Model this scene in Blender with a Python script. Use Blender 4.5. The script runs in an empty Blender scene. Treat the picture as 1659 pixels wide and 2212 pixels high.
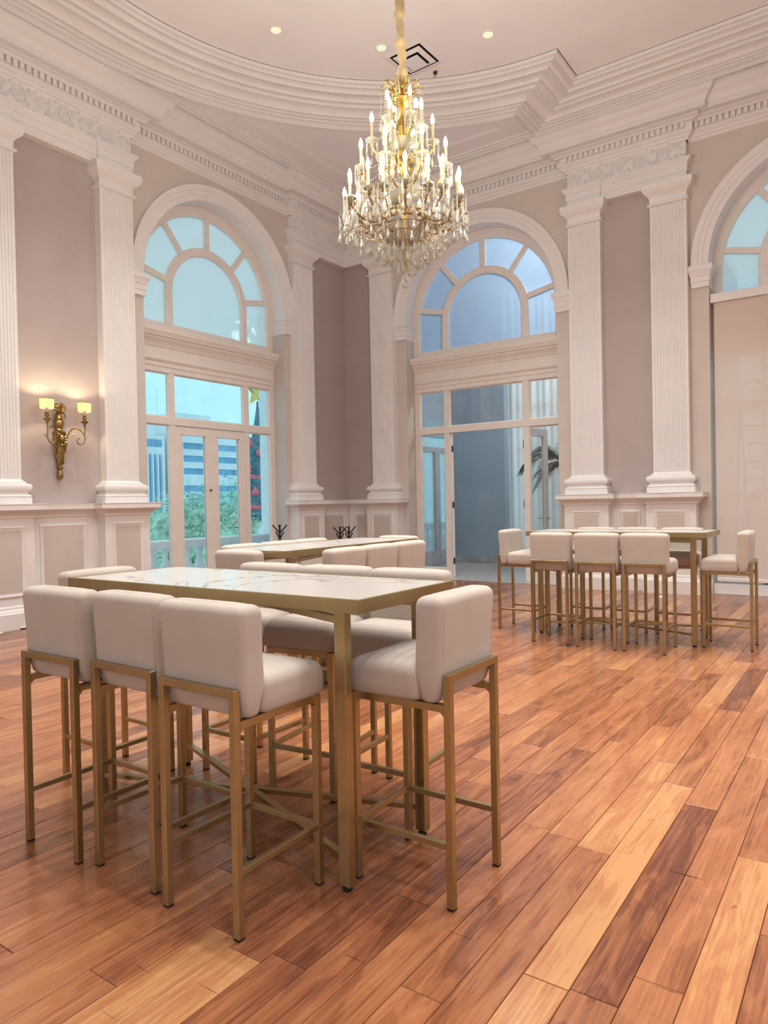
import bpy, bmesh, math, random
from math import pi, sin, cos, radians, sqrt, atan2
from mathutils import Vector, Matrix, noise as mnoise

S = 1.35            # metres per modelling unit (the camera stands one unit above the floor)
sc = bpy.context.scene
COL = sc.collection
rnd = random.Random(11)

# ------------------------------------------------------------------ camera
cam_d = bpy.data.cameras.new('camera')
cam = bpy.data.objects.new('camera', cam_d)
COL.objects.link(cam)
cam_d.sensor_fit = 'HORIZONTAL'
cam_d.sensor_width = 36.0
cam_d.lens = 36.0 * 1528.03 / 1659.0
cam_d.clip_start, cam_d.clip_end = 0.05, 500
_y, _p, _r = radians(-34.94126), radians(0.77757764), radians(-1.12611404)
_R0 = Matrix(((cos(_y), -sin(_y), 0), (0, 0, -1), (sin(_y), cos(_y), 0)))
_Rp = Matrix(((1, 0, 0), (0, cos(_p), -sin(_p)), (0, sin(_p), cos(_p))))
_Rr = Matrix(((cos(_r), -sin(_r), 0), (sin(_r), cos(_r), 0), (0, 0, 1)))
_R = _Rr @ _Rp @ _R0
_m = Matrix((_R[0], -_R[1], -_R[2])).transposed().to_4x4()
_m.translation = (0, 0, S)
cam.matrix_world = _m
sc.camera = cam

# ------------------------------------------------------------------ view, world
sc.view_settings.view_transform = 'Standard'
sc.view_settings.look = 'None'
sc.view_settings.gamma = 1.0
sc.view_settings.exposure = 0.02
sc.view_settings.use_curve_mapping = False
sc.cycles.use_denoising = True
sc.cycles.adaptive_threshold = 0.02
sc.cycles.max_bounces = 8
sc.cycles.diffuse_bounces = 4
sc.cycles.glossy_bounces = 3
sc.cycles.transmission_bounces = 6
sc.cycles.transparent_max_bounces = 10
sc.cycles.caustics_reflective = False
sc.cycles.caustics_refractive = False
sc.cycles.sample_clamp_indirect = 6.0

world = bpy.data.worlds.new('sky')
sc.world = world
world.use_nodes = True
wn = world.node_tree
wn.nodes.clear()
wo = wn.nodes.new('ShaderNodeOutputWorld')
wb = wn.nodes.new('ShaderNodeBackground')
wg = wn.nodes.new('ShaderNodeNewGeometry')
ws = wn.nodes.new('ShaderNodeSeparateXYZ')
wr = wn.nodes.new('ShaderNodeMapRange')
wm = wn.nodes.new('ShaderNodeMix')
wm.data_type = 'RGBA'
wn.links.new(wg.outputs['Incoming'], ws.inputs[0])
wr.inputs['From Min'].default_value = -0.5
wr.inputs['From Max'].default_value = 0.02
wn.links.new(ws.outputs['Z'], wr.inputs['Value'])
wn.links.new(wr.outputs[0], wm.inputs['Factor'])
wm.inputs[6].default_value = (0.66, 0.96, 1.06, 1)
wm.inputs[7].default_value = (0.44, 1.02, 1.16, 1)
wn.links.new(wm.outputs[2], wb.inputs['Color'])
wb.inputs['Strength'].default_value = 1.0
wn.links.new(wb.outputs[0], wo.inputs['Surface'])

WARM = (1.0, 0.86, 0.70)


def lamp(name, kind, loc, energy, color=WARM, rot=(0, 0, 0), **kw):
    d = bpy.data.lights.new(name, kind)
    d.energy = energy
    d.color = color
    for k, v in kw.items():
        setattr(d, k, v)
    o = bpy.data.objects.new(name, d)
    COL.objects.link(o)
    o.location = Vector(loc) * S
    o.rotation_euler = rot
    return o


CCX, CCY, CZ = -2.30, 3.63, 5.106       # centre of the round ceiling, its height
DOWN_R = 2.155
DOWN_ANG = [154.0 - 25.5 * k for k in range(14)]
DOWN_POW = 270.0
for k, a in enumerate(DOWN_ANG):
    lamp('downlight_lamp', 'SPOT', (CCX + DOWN_R * cos(radians(a)), CCY + DOWN_R * sin(radians(a)), CZ - 0.012), DOWN_POW,
         (0.98, 0.965, 0.935), spot_size=radians(104), spot_blend=1.0, shadow_soft_size=0.05)
for k in range(3):                         # the rest of the room's downlights, out of frame to the right
    for yy in (5.2, 2.4, 0.2):
        lamp('downlight_lamp', 'SPOT', (0.6 + 1.1 * k, yy, CZ - 0.012), DOWN_POW, (0.98, 0.965, 0.935),
             spot_size=radians(104), spot_blend=1.0, shadow_soft_size=0.05)
# added soft fill from behind and beside the camera, where no windows are modelled
lamp('room_fill', 'AREA', (-3.6, -1.12, 2.2), 50, (0.90, 0.98, 1.08), (radians(90), 0, 0), shape='RECTANGLE', size=2.6, size_y=4.6)
lamp('room_fill', 'AREA', (0.6, -1.12, 2.2), 50, (0.90, 0.98, 1.08), (radians(90), 0, 0), shape='RECTANGLE', size=2.6, size_y=4.6)
lamp('room_fill', 'AREA', (3.52, 3.4, 2.2), 46, (0.90, 0.98, 1.08), (radians(90), 0, radians(90)), shape='RECTANGLE', size=2.6, size_y=4.6)


lamp('blue_room_fill', 'POINT', (-3.0, 9.3, 4.2), 195, (1.0, 0.97, 0.93), shadow_soft_size=0.3)  # unseen lamp added to brighten the room beyond the doorway

# ------------------------------------------------------------------ materials
def nodemat(name):
    m = bpy.data.materials.new(name)
    m.use_nodes = True
    nt = m.node_tree
    nt.nodes.clear()
    out = nt.nodes.new('ShaderNodeOutputMaterial')
    return m, nt, out


def N(nt, kind, **kw):
    n = nt.nodes.new('ShaderNode' + kind)
    for k, v in kw.items():
        setattr(n, k, v)
    return n


def rgba(c):
    return (c[0], c[1], c[2], 1.0)


def noise_color(nt, col, var, scale, coord='Object', stretch=(1, 1, 1)):
    tc = N(nt, 'TexCoord')
    mp = N(nt, 'Mapping')
    mp.inputs['Scale'].default_value = stretch
    nz = N(nt, 'TexNoise')
    nz.inputs['Scale'].default_value = scale
    nz.inputs['Detail'].default_value = 3
    cr = N(nt, 'ValToRGB')
    cr.color_ramp.elements[0].position = 0.3
    cr.color_ramp.elements[1].position = 0.7
    cr.color_ramp.elements[0].color = rgba([max(0, c * (1 - var)) for c in col])
    cr.color_ramp.elements[1].color = rgba([min(1, c * (1 + var)) for c in col])
    nt.links.new(tc.outputs[coord], mp.inputs[0])
    nt.links.new(mp.outputs[0], nz.inputs['Vector'])
    nt.links.new(nz.outputs[0], cr.inputs[0])
    return cr, nz, mp


def mat(name, col, rough=0.6, metal=0.0, var=0.05, scale=5, bump=0.0, bscale=60, **kw):
    m, nt, out = nodemat(name)
    b = N(nt, 'BsdfPrincipled')
    cr, nz, mp = noise_color(nt, col, var, scale)
    nt.links.new(cr.outputs[0], b.inputs['Base Color'])
    b.inputs['Roughness'].default_value = rough
    b.inputs['Metallic'].default_value = metal
    for k, v in kw.items():
        b.inputs[k.replace('_', ' ')].default_value = v
    if bump:
        n2 = N(nt, 'TexNoise')
        n2.inputs['Scale'].default_value = bscale
        n2.inputs['Detail'].default_value = 4
        nt.links.new(mp.outputs[0], n2.inputs['Vector'])
        bp = N(nt, 'Bump')
        bp.inputs['Strength'].default_value = bump
        bp.inputs['Distance'].default_value = 0.004
        nt.links.new(n2.outputs[0], bp.inputs['Height'])
        nt.links.new(bp.outputs[0], b.inputs['Normal'])
    nt.links.new(b.outputs[0], out.inputs['Surface'])
    return m


def emit(name, col, strength):
    m, nt, out = nodemat(name)
    e = N(nt, 'Emission')
    cr, _, _ = noise_color(nt, col, 0.03, 4)
    nt.links.new(cr.outputs[0], e.inputs['Color'])
    e.inputs['Strength'].default_value = strength
    nt.links.new(e.outputs[0], out.inputs['Surface'])
    return m


def sheet(name, tint, gloss=0.06, haze=0.0, hazecol=(0.8, 0.85, 0.9), trans=0.0, grough=0.02):
    """thin glazing or fabric: clear part, scattering part (translucent and diffuse), reflecting part"""
    m, nt, out = nodemat(name)
    t = N(nt, 'BsdfTransparent')
    cr, _, _ = noise_color(nt, tint, 0.02, 3)
    nt.links.new(cr.outputs[0], t.inputs['Color'])
    last = t.outputs[0]
    if haze > 0:
        tr = N(nt, 'BsdfTranslucent')
        tr.inputs['Color'].default_value = rgba(hazecol)
        df = N(nt, 'BsdfDiffuse')
        df.inputs['Color'].default_value = rgba(hazecol)
        mx = N(nt, 'MixShader')
        mx.inputs[0].default_value = 1 - trans
        nt.links.new(tr.outputs[0], mx.inputs[1])
        nt.links.new(df.outputs[0], mx.inputs[2])
        m2 = N(nt, 'MixShader')
        m2.inputs[0].default_value = haze
        nt.links.new(last, m2.inputs[1])
        nt.links.new(mx.outputs[0], m2.inputs[2])
        last = m2.outputs[0]
    if gloss > 0:
        g = N(nt, 'BsdfGlossy')
        g.inputs['Roughness'].default_value = grough
        m3 = N(nt, 'MixShader')
        m3.inputs[0].default_value = gloss
        nt.links.new(last, m3.inputs[1])
        nt.links.new(g.outputs[0], m3.inputs[2])
        last = m3.outputs[0]
    nt.links.new(last, out.inputs['Surface'])
    return m


def marble_mat(name, base, vein, scale=2.2, thin=0.03, rough=0.25):
    m, nt, out = nodemat(name)
    b = N(nt, 'BsdfPrincipled')
    tc = N(nt, 'TexCoord')
    mp = N(nt, 'Mapping')
    mp.inputs['Rotation'].default_value = (0, 0, 0.6)
    mp.inputs['Scale'].default_value = (0.6, 1.5, 1)
    n1 = N(nt, 'TexNoise')
    n1.inputs['Scale'].default_value = scale
    n1.inputs['Detail'].default_value = 7
    n1.inputs['Distortion'].default_value = 1.4
    cr = N(nt, 'ValToRGB')
    e = cr.color_ramp.elements
    e[0].position, e[0].color = 0.5 - thin, rgba(base)
    e[1].position, e[1].color = 0.5 + thin, rgba(base)
    v = e.new(0.5)
    v.color = rgba(vein)
    nt.links.new(tc.outputs['Object'], mp.inputs[0])
    nt.links.new(mp.outputs[0], n1.inputs['Vector'])
    nt.links.new(n1.outputs[0], cr.inputs[0])
    nt.links.new(cr.outputs[0], b.inputs['Base Color'])
    b.inputs['Roughness'].default_value = rough
    nt.links.new(b.outputs[0], out.inputs['Surface'])
    return m


def wood_mat():
    m, nt, out = nodemat('plank_wood')
    L = nt.links
    b = N(nt, 'BsdfPrincipled')
    at = N(nt, 'Attribute', attribute_name='tone')
    tc = N(nt, 'TexCoord')
    # every board shows a different stretch of grain: shift the coordinates by its tone
    sh = N(nt, 'VectorMath', operation='MULTIPLY')
    cmb = N(nt, 'CombineXYZ')
    L.new(at.outputs['Fac'], cmb.inputs[0])
    L.new(at.outputs['Fac'], cmb.inputs[1])
    L.new(at.outputs['Fac'], cmb.inputs[2])
    L.new(cmb.outputs[0], sh.inputs[0])
    sh.inputs[1].default_value = (91.7, 57.3, 133.1)
    ad = N(nt, 'VectorMath', operation='ADD')
    L.new(tc.outputs['Object'], ad.inputs[0])
    L.new(sh.outputs[0], ad.inputs[1])
    base = N(nt, 'ValToRGB')
    els = base.color_ramp.elements
    cols = [(0.0, (0.128, 0.040, 0.020)), (0.16, (0.190, 0.066, 0.030)), (0.42, (0.308, 0.114, 0.050)), (0.68, (0.390, 0.156, 0.068)),
            (0.86, (0.440, 0.196, 0.080)), (1.0, (0.500, 0.250, 0.105))]
    els[0].position, els[0].color = cols[0][0], rgba(cols[0][1])
    els[1].position, els[1].color = cols[-1][0], rgba(cols[-1][1])
    for p, c in cols[1:-1]:
        e = els.new(p)
        e.color = rgba(c)
    # the large figure shifts the tone a little along the board
    mf = N(nt, 'Mapping')
    mf.inputs['Scale'].default_value = (5.0, 0.9, 1)
    L.new(ad.outputs[0], mf.inputs[0])
    nf = N(nt, 'TexNoise')
    nf.inputs['Scale'].default_value = 2.2
    nf.inputs['Detail'].default_value = 4
    nf.inputs['Distortion'].default_value = 1.0
    L.new(mf.outputs[0], nf.inputs['Vector'])
    # cathedral rings: bands of the figure field itself
    mlt = N(nt, 'Math', operation='MULTIPLY')
    mlt.inputs[1].default_value = 46.0
    L.new(nf.outputs[0], mlt.inputs[0])
    sn = N(nt, 'Math', operation='SINE')
    L.new(mlt.outputs[0], sn.inputs[0])
    ms = N(nt, 'Mapping')
    ms.inputs['Scale'].default_value = (90, 3.0, 1)
    L.new(ad.outputs[0], ms.inputs[0])
    ns = N(nt, 'TexNoise')
    ns.inputs['Scale'].default_value = 1.0
    ns.inputs['Detail'].default_value = 5
    L.new(ms.outputs[0], ns.inputs['Vector'])
    a1 = N(nt, 'MapRange')
    a1.inputs['From Min'].default_value, a1.inputs['From Max'].default_value = 0.25, 0.75
    a1.inputs['To Min'].default_value, a1.inputs['To Max'].default_value = -0.27, 0.27
    L.new(nf.outputs[0], a1.inputs['Value'])
    a2 = N(nt, 'Math', operation='MULTIPLY_ADD')
    a2.inputs[1].default_value = 0.055
    L.new(sn.outputs[0], a2.inputs[0])
    L.new(a1.outputs[0], a2.inputs[2])
    a3 = N(nt, 'MapRange')
    a3.inputs['From Min'].default_value, a3.inputs['From Max'].default_value = 0.3, 0.7
    a3.inputs['To Min'].default_value, a3.inputs['To Max'].default_value = -0.17, 0.17
    L.new(ns.outputs[0], a3.inputs['Value'])
    a4 = N(nt, 'Math', operation='ADD')
    L.new(a2.outputs[0], a4.inputs[0])
    L.new(a3.outputs[0], a4.inputs[1])
    a5 = N(nt, 'Math', operation='ADD')
    L.new(a4.outputs[0], a5.inputs[0])
    L.new(at.outputs['Fac'], a5.inputs[1])
    L.new(a5.outputs[0], base.inputs[0])
    # dents and scuffs
    nd = N(nt, 'TexNoise')
    nd.inputs['Scale'].default_value = 17
    nd.inputs['Detail'].default_value = 6
    md = N(nt, 'Mapping')
    md.inputs['Scale'].default_value = (1.0, 0.55, 1)
    md.inputs['Rotation'].default_value = (0, 0, 0.5)
    L.new(tc.outputs['Object'], md.inputs[0])
    L.new(md.outputs[0], nd.inputs['Vector'])
    rd = N(nt, 'ValToRGB')
    rd.color_ramp.elements[0].position, rd.color_ramp.elements[0].color = 0.23, (0.45, 0.42, 0.40, 1)
    rd.color_ramp.elements[1].position, rd.color_ramp.elements[1].color = 0.29, (1, 1, 1, 1)
    L.new(nd.outputs[0], rd.inputs[0])
    mm = N(nt, 'Mix', data_type='RGBA', blend_type='MULTIPLY')
    mm.inputs[0].default_value = 1.0
    L.new(base.outputs[0], mm.inputs[6])
    L.new(rd.outputs[0], mm.inputs[7])
    last = mm.outputs[2]
    for rot, sx, sy, th in ((0.9, 3.0, 75.0, 0.735), (-0.5, 2.2, 60.0, 0.745)):   # fine scratches in two directions
        mk = N(nt, 'Mapping')
        mk.inputs['Rotation'].default_value = (0, 0, rot)
        mk.inputs['Scale'].default_value = (sx, sy, 1)
        nk = N(nt, 'TexNoise')
        nk.inputs['Scale'].default_value = 1.0
        nk.inputs['Detail'].default_value = 2
        rk = N(nt, 'ValToRGB')
        rk.color_ramp.elements[0].position, rk.color_ramp.elements[0].color = th - 0.015, (1, 1, 1, 1)
        rk.color_ramp.elements[1].position, rk.color_ramp.elements[1].color = th + 0.02, (0.35, 0.32, 0.30, 1)
        L.new(tc.outputs['Object'], mk.inputs[0])
        L.new(mk.outputs[0], nk.inputs['Vector'])
        L.new(nk.outputs[0], rk.inputs[0])
        m5 = N(nt, 'Mix', data_type='RGBA', blend_type='MULTIPLY')
        m5.inputs[0].default_value = 1.0
        L.new(last, m5.inputs[6])
        L.new(rk.outputs[0], m5.inputs[7])
        last = m5.outputs[2]
    L.new(last, b.inputs['Base Color'])
    nr = N(nt, 'TexNoise')
    nr.inputs['Scale'].default_value = 1.6
    nr.inputs['Detail'].default_value = 5
    L.new(tc.outputs['Object'], nr.inputs['Vector'])
    rr = N(nt, 'MapRange')
    rr.inputs['From Min'].default_value, rr.inputs['From Max'].default_value = 0.3, 0.7
    rr.inputs['To Min'].default_value, rr.inputs['To Max'].default_value = 0.15, 0.30
    L.new(nr.outputs[0], rr.inputs['Value'])
    L.new(rr.outputs[0], b.inputs['Roughness'])
    bp = N(nt, 'Bump')
    bp.inputs['Strength'].default_value = 0.12
    bp.inputs['Distance'].default_value = 0.002
    L.new(ns.outputs[0], bp.inputs['Height'])
    L.new(bp.outputs[0], b.inputs['Normal'])
    L.new(b.outputs[0], out.inputs['Surface'])
    return m


M = {}
M['white'] = mat('white_plaster', (0.81, 0.79, 0.775), 0.55, var=0.025, scale=3, bump=0.05, bscale=40)
M['ceiling'] = mat('ceiling_paint', (0.86, 0.83, 0.82), 0.7, var=0.02, scale=2)
M['joinery'] = mat('white_joinery', (0.79, 0.74, 0.69), 0.45, var=0.03, scale=6)
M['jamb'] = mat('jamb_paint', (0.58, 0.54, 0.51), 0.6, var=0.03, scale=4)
M['beige'] = mat('beige_wall_paint', (0.635, 0.57, 0.52), 0.65, var=0.03, scale=3, bump=0.08, bscale=50)
M['mauve'] = mat('mauve_wall_fabric', (0.475, 0.405, 0.385), 0.75, var=0.035, scale=3, bump=0.15, bscale=220)
M['panel'] = mat('beige_panel_paint', (0.60, 0.545, 0.49), 0.6, var=0.03, scale=3)
M['wood'] = wood_mat()
M['subfloor'] = mat('dark_joint', (0.035, 0.016, 0.010), 0.8)
M['brass'] = mat('brushed_brass', (0.42, 0.325, 0.165), 0.33, 0.9, var=0.07, scale=9, bump=0.04, bscale=150)
M['brass_dark'] = mat('aged_brass', (0.36, 0.25, 0.10), 0.32, 1.0, var=0.25, scale=30)
M['gilt'] = mat('gilt_brass', (0.52, 0.35, 0.09), 0.34, 1.0, var=0.15, scale=20)
M['velvet'] = mat('beige_velvet', (0.485, 0.425, 0.37), 0.85, var=0.05, scale=7, bump=0.12, bscale=300, Sheen_Weight=0.25, Sheen_Roughness=0.35)
M['black'] = mat('black_plastic', (0.012, 0.012, 0.013), 0.5)
M['iron'] = mat('black_iron', (0.015, 0.015, 0.016), 0.45, 0.3)
M['steel'] = mat('steel', (0.55, 0.55, 0.55), 0.3, 1.0)
M['marble'] = marble_mat('white_marble', (0.54, 0.525, 0.49), (0.27, 0.26, 0.24), 1.1, 0.010, 0.22)
M['floor_marble'] = marble_mat('grey_marble', (0.50, 0.49, 0.47), (0.36, 0.36, 0.36), 2.5, 0.12, 0.3)
M['glass'] = sheet('clear_glass', (0.97, 0.99, 0.99), 0.05)
M['glass_dimming'] = sheet('sky_dimming_glass', (0.80, 0.80, 0.82), 0.06, 0.25, (0.80, 0.84, 0.88), 0.4)  # grey tint put in to dim the sky seen through these panes
M['frost'] = sheet('frosted_glass', (0.93, 0.97, 0.98), 0.04, 0.55, (0.90, 0.95, 0.96), 0.55)
M['frost_blue'] = sheet('frosted_blue_glass', (0.72, 0.84, 0.95), 0.05, 0.55, (0.56, 0.68, 0.82), 0.7)
M['blind'] = sheet('blind_fabric', (0.98, 0.90, 0.84), 0.0, 0.76, (0.97, 0.87, 0.81), 0.36)
M['sheer'] = sheet('sheer_curtain', (0.95, 0.98, 1.0), 0.0, 0.88, (0.90, 0.90, 0.90), 0.12)
M['slate'] = mat('slate_blue_wall', (0.33, 0.43, 0.52), 0.7, var=0.06, scale=2)
M['shade'] = None
M['wax'] = mat('candle_tube', (0.40, 0.34, 0.23), 0.6, Emission_Strength=0.0)
M['bulb'] = emit('lit_bulb', (1.0, 0.84, 0.48), 20.0)
M['spotdisc'] = emit('lit_downlight', (1.0, 0.92, 0.72), 5.0)
M['reflector'] = emit('lit_reflector', (1.0, 0.90, 0.62), 1.0)
M['satin'] = mat('gold_satin', (0.55, 0.41, 0.20), 0.4, 0.15, var=0.3, scale=9, Sheen_Weight=0.3)
M['leaf'] = mat('tree_leaf', (0.30, 0.58, 0.54), 0.6, var=0.55, scale=2.5)
M['leaf_light'] = mat('tree_leaf_light', (0.48, 0.78, 0.58), 0.6, var=0.45, scale=2.5)
M['leaf_dark'] = mat('palm_leaf', (0.025, 0.055, 0.045), 0.5, var=0.4, scale=4)
M['bark'] = mat('bark', (0.10, 0.08, 0.06), 0.9, var=0.3, scale=12)
M['concrete'] = mat('pale_concrete', (0.78, 0.86, 0.90), 0.8, var=0.06, scale=0.3)
M['tower'] = mat('dark_tower', (0.16, 0.42, 0.68), 0.6, var=0.1, scale=0.2)
M['strip_glass'] = mat('office_glazing', (0.16, 0.42, 0.66), 0.25, var=0.2, scale=0.4)
M['balcony'] = mat('white_balcony', (0.84, 0.90, 0.95), 0.6, var=0.03, scale=3)
M['shaded_frame'] = mat('frame_shade_tone', (0.46, 0.52, 0.56), 0.5)  # blue-grey stands in for the shading on the frame
M['red'] = mat('red_ornament', (0.90, 0.16, 0.24), 0.4, var=0.1)
M['pine'] = mat('dark_pine', (0.06, 0.20, 0.26), 0.8, var=0.5, scale=5, bump=0.5, bscale=9)
M['gold_star'] = mat('gold_star', (0.75, 0.55, 0.15), 0.35, 0.6)
M['terracotta'] = mat('planter_clay', (0.35, 0.33, 0.30), 0.7)
M['paper'] = mat('white_paper', (0.85, 0.85, 0.85), 0.6)
M['aluminium'] = mat('aluminium', (0.5, 0.5, 0.5), 0.4, 0.8)


def crystal_mat():
    m, nt, out = nodemat('crystal')
    b = N(nt, 'BsdfPrincipled')
    cr, _, _ = noise_color(nt, (1.0, 0.95, 0.80), 0.02, 9)
    nt.links.new(cr.outputs[0], b.inputs['Base Color'])
    b.inputs['Roughness'].default_value = 0.04
    b.inputs['IOR'].default_value = 1.5
    b.inputs['Transmission Weight'].default_value = 0.70
    nt.links.new(b.outputs[0], out.inputs['Surface'])
    return m


def shade_mat():
    m, nt, out = nodemat('lit_lampshade')
    d = N(nt, 'BsdfDiffuse')
    t = N(nt, 'BsdfTranslucent')
    e = N(nt, 'Emission')
    cr, _, _ = noise_color(nt, (0.95, 0.80, 0.38), 0.06, 25)
    for x in (d, t, e):
        nt.links.new(cr.outputs[0], x.inputs['Color'])
    mx = N(nt, 'MixShader')
    mx.inputs[0].default_value = 0.5
    nt.links.new(d.outputs[0], mx.inputs[1])
    nt.links.new(t.outputs[0], mx.inputs[2])
    e.inputs['Strength'].default_value = 0.55
    ad = N(nt, 'AddShader')
    nt.links.new(mx.outputs[0], ad.inputs[0])
    nt.links.new(e.outputs[0], ad.inputs[1])
    nt.links.new(ad.outputs[0], out.inputs['Surface'])
    return m


M['crystal'] = crystal_mat()
M['shade'] = shade_mat()


# ------------------------------------------------------------------ mesh builder (all lengths in modelling units)
class MB:
    def __init__(self):
        self.v, self.f, self.mi, self.tone = [], [], [], []

    def add(self, pts, faces, mi=0):
        o = len(self.v)
        self.v.extend(tuple(p) for p in pts)
        for f in faces:
            self.f.append(tuple(o + i for i in f))
            self.mi.append(mi)
        return self

    def hexa(self, p, mi=0):
        return self.add(p, [(0, 1, 2, 3), (4, 7, 6, 5), (0, 4, 5, 1), (1, 5, 6, 2), (2, 6, 7, 3), (3, 7, 4, 0)], mi)

    def box(self, x0, x1, y0, y1, z0, z1, mi=0):
        return self.hexa([(x0, y0, z0), (x1, y0, z0), (x1, y1, z0), (x0, y1, z0), (x0, y0, z1), (x1, y0, z1), (x1, y1, z1), (x0, y1, z1)], mi)

    def wbox(self, W, u0, u1, d0, d1, z0, z1, mi=0):
        return self.hexa([W(u0, d0, z0), W(u1, d0, z0), W(u1, d1, z0), W(u0, d1, z0), W(u0, d0, z1), W(u1, d0, z1), W(u1, d1, z1), W(u0, d1, z1)], mi)

    def rings(self, rings, closed=True, cap=True, mi=0):
        n = len(rings[0])
        pts = [p for r in rings for p in r]
        fs = []
        for i in range(len(rings) - 1):
            for j in range(n if closed else n - 1):
                k = (j + 1) % n
                fs.append((i * n + j, i * n + k, (i + 1) * n + k, (i + 1) * n + j))
        if cap:
            fs.append(tuple(range(n)))
            fs.append(tuple((len(rings) - 1) * n + j for j in range(n)))
        return self.add(pts, fs, mi)

    def tube(self, path, r, n=6, mi=0, closed=False):
        P = [Vector(p) for p in path]
        rr = r if isinstance(r, (list, tuple)) else [r] * len(P)
        rings, up = [], None
        m = len(P)
        for i, p in enumerate(P):
            a, b = (P[i - 1] if i or closed else P[i]), (P[(i + 1) % m] if i < m - 1 or closed else P[i])
            t = (b - a).normalized()
            if up is None:
                up = Vector((0, 0, 1)) if abs(t.z) < 0.9 else Vector((1, 0, 0))
            s = t.cross(up)
            if s.length < 1e-6:
                s = t.cross(Vector((0.3, 1, 0.2)))
            s.normalize()
            up = s.cross(t)
            rings.append([tuple(p + (s * cos(2 * pi * k / n) + up * sin(2 * pi * k / n)) * rr[i]) for k in range(n)])
        if closed:
            rings.append(rings[0])
        return self.rings(rings, True, not closed, mi)

    def bar(self, a, b, w, h=None, mi=0):
        """square section bar from a to b"""
        a, b = Vector(a), Vector(b)
        h = w if h is None else h
        t = (b - a).normalized()
        up = Vector((0, 0, 1)) if abs(t.z) < 0.95 else Vector((0, 1, 0))
        s = t.cross(up).normalized() * (w / 2)
        q = s.cross(t).normalized() * (h / 2)
        return self.hexa([a - s - q, a + s - q, a + s + q, a - s + q, b - s - q, b + s - q, b + s + q, b - s + q], mi)

    def lathe(self, prof, n=16, c=(0, 0, 0), mi=0, wob=0.0, lobes=0):
        rings = []
        for r, z in prof:
            rings.append([(c[0] + (r * (1 + (wob * cos(lobes * 2 * pi * k / n) if lobes else 0))) * cos(2 * pi * k / n),
                           c[1] + (r * (1 + (wob * cos(lobes * 2 * pi * k / n) if lobes else 0))) * sin(2 * pi * k / n), c[2] + z) for k in range(n)])
        return self.rings(rings, True, True, mi)

    def sweep3(self, W, u0, u1, D, prof, d0=0.0, mi=0):
        """moulding carried round the front and both returns of a block that projects D from the wall"""
        rings = []
        for o, z in prof:
            rings.append([W(u0 - o, d0, z), W(u0 - o, D + o, z), W(u1 + o, D + o, z), W(u1 + o, d0, z)])
        return self.rings(rings, True, True, mi)

    def strip(self, W, u0, u1, prof, mi=0):
        """straight moulding from u0 to u1, profile of (d, z)"""
        return self.rings([[W(u0, d, z) for d, z in prof], [W(u1, d, z) for d, z in prof]], True, True, mi)

    def arch(self, W, uc, zs, prof, a0=0, a1=180, n=40, zb=None, mi=0):
        """section (r, d) carried round an arch; zb: straight legs down to that height"""
        rings = []
        if zb is not None and a0 == 0:
            rings.append([W(uc + r, d, zb) for r, d in prof])
        for i in range(n + 1):
            a = radians(a0 + (a1 - a0) * i / n)
            rings.append([W(uc + r * cos(a), d, zs + r * sin(a)) for r, d in prof])
        if zb is not None and a1 == 180:
            rings.append([W(uc - r, d, zb) for r, d in prof])
        return self.rings(rings, True, True, mi)

    def plate(self, W, poly, d0, d1, mi=0):
        """flat polygon of (u, z) with thickness from d0 to d1"""
        return self.rings([[W(u, d0, z) for u, z in poly], [W(u, d1, z) for u, z in poly]], True, True, mi)

    def quad_frame(self, W, u0, u1, z0, z1, w, d0, d1, mi=0):
        """mitred panel moulding: rectangle outline of width w, raised d0 (outer) to d1 (crest)"""
        def loop(o, d):
            return [W(u0 + o, d, z0 + o), W(u1 - o, d, z0 + o), W(u1 - o, d, z1 - o), W(u0 + o, d, z1 - o)]
        L = [loop(0, d0), loop(0, d1 - 0.004), loop(w * 0.25, d1), loop(w * 0.5, d1 - 0.002), loop(w * 0.6, d1 - 0.006), loop(w, d0 + 0.001)]
        pts = [p for l in L for p in l]
        fs = []
        for i in range(len(L) - 1):
            for j in range(4):
                k = (j + 1) % 4
                fs.append((i * 4 + j, i * 4 + k, (i + 1) * 4 + k, (i + 1) * 4 + j))
        return self.add(pts, fs, mi)

    def rbox(self, x0, x1, y0, y1, z0, z1, r, seg=4, crown=0.0, mi=0):
        bm = bmesh.new()
        bmesh.ops.create_cube(bm, size=1.0)
        for v in bm.verts:
            v.co = Vector(((x0 + x1) / 2 + v.co.x * (x1 - x0), (y0 + y1) / 2 + v.co.y * (y1 - y0), (z0 + z1) / 2 + v.co.z * (z1 - z0)))
        bmesh.ops.bevel(bm, geom=list(bm.edges), offset=r, segments=seg, profile=0.5, affect='EDGES')
        bm.verts.ensure_lookup_table()
        idx = {v: i for i, v in enumerate(bm.verts)}
        self.add([v.co[:] for v in bm.verts], [tuple(idx[v] for v in f.verts) for f in bm.faces], mi)
        bm.free()
        return self

    def mesh(self, name, mats, smooth=False, angle=35):
        me = bpy.data.meshes.new(name)
        me.from_pydata([(x * S, y * S, z * S) for x, y, z in self.v], [], self.f)
        for m in (mats if isinstance(mats, (list, tuple)) else [mats]):
            me.materials.append(m)
        if any(self.mi):
            me.polygons.foreach_set('material_index', self.mi)
        bm = bmesh.new()
        bm.from_mesh(me)
        bmesh.ops.recalc_face_normals(bm, faces=bm.faces)
        bm.to_mesh(me)
        bm.free()
        if smooth:
            me.polygons.foreach_set('use_smooth', [True] * len(me.polygons))
            me.set_sharp_from_angle(angle=radians(angle))
        me.update()
        return me


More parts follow.
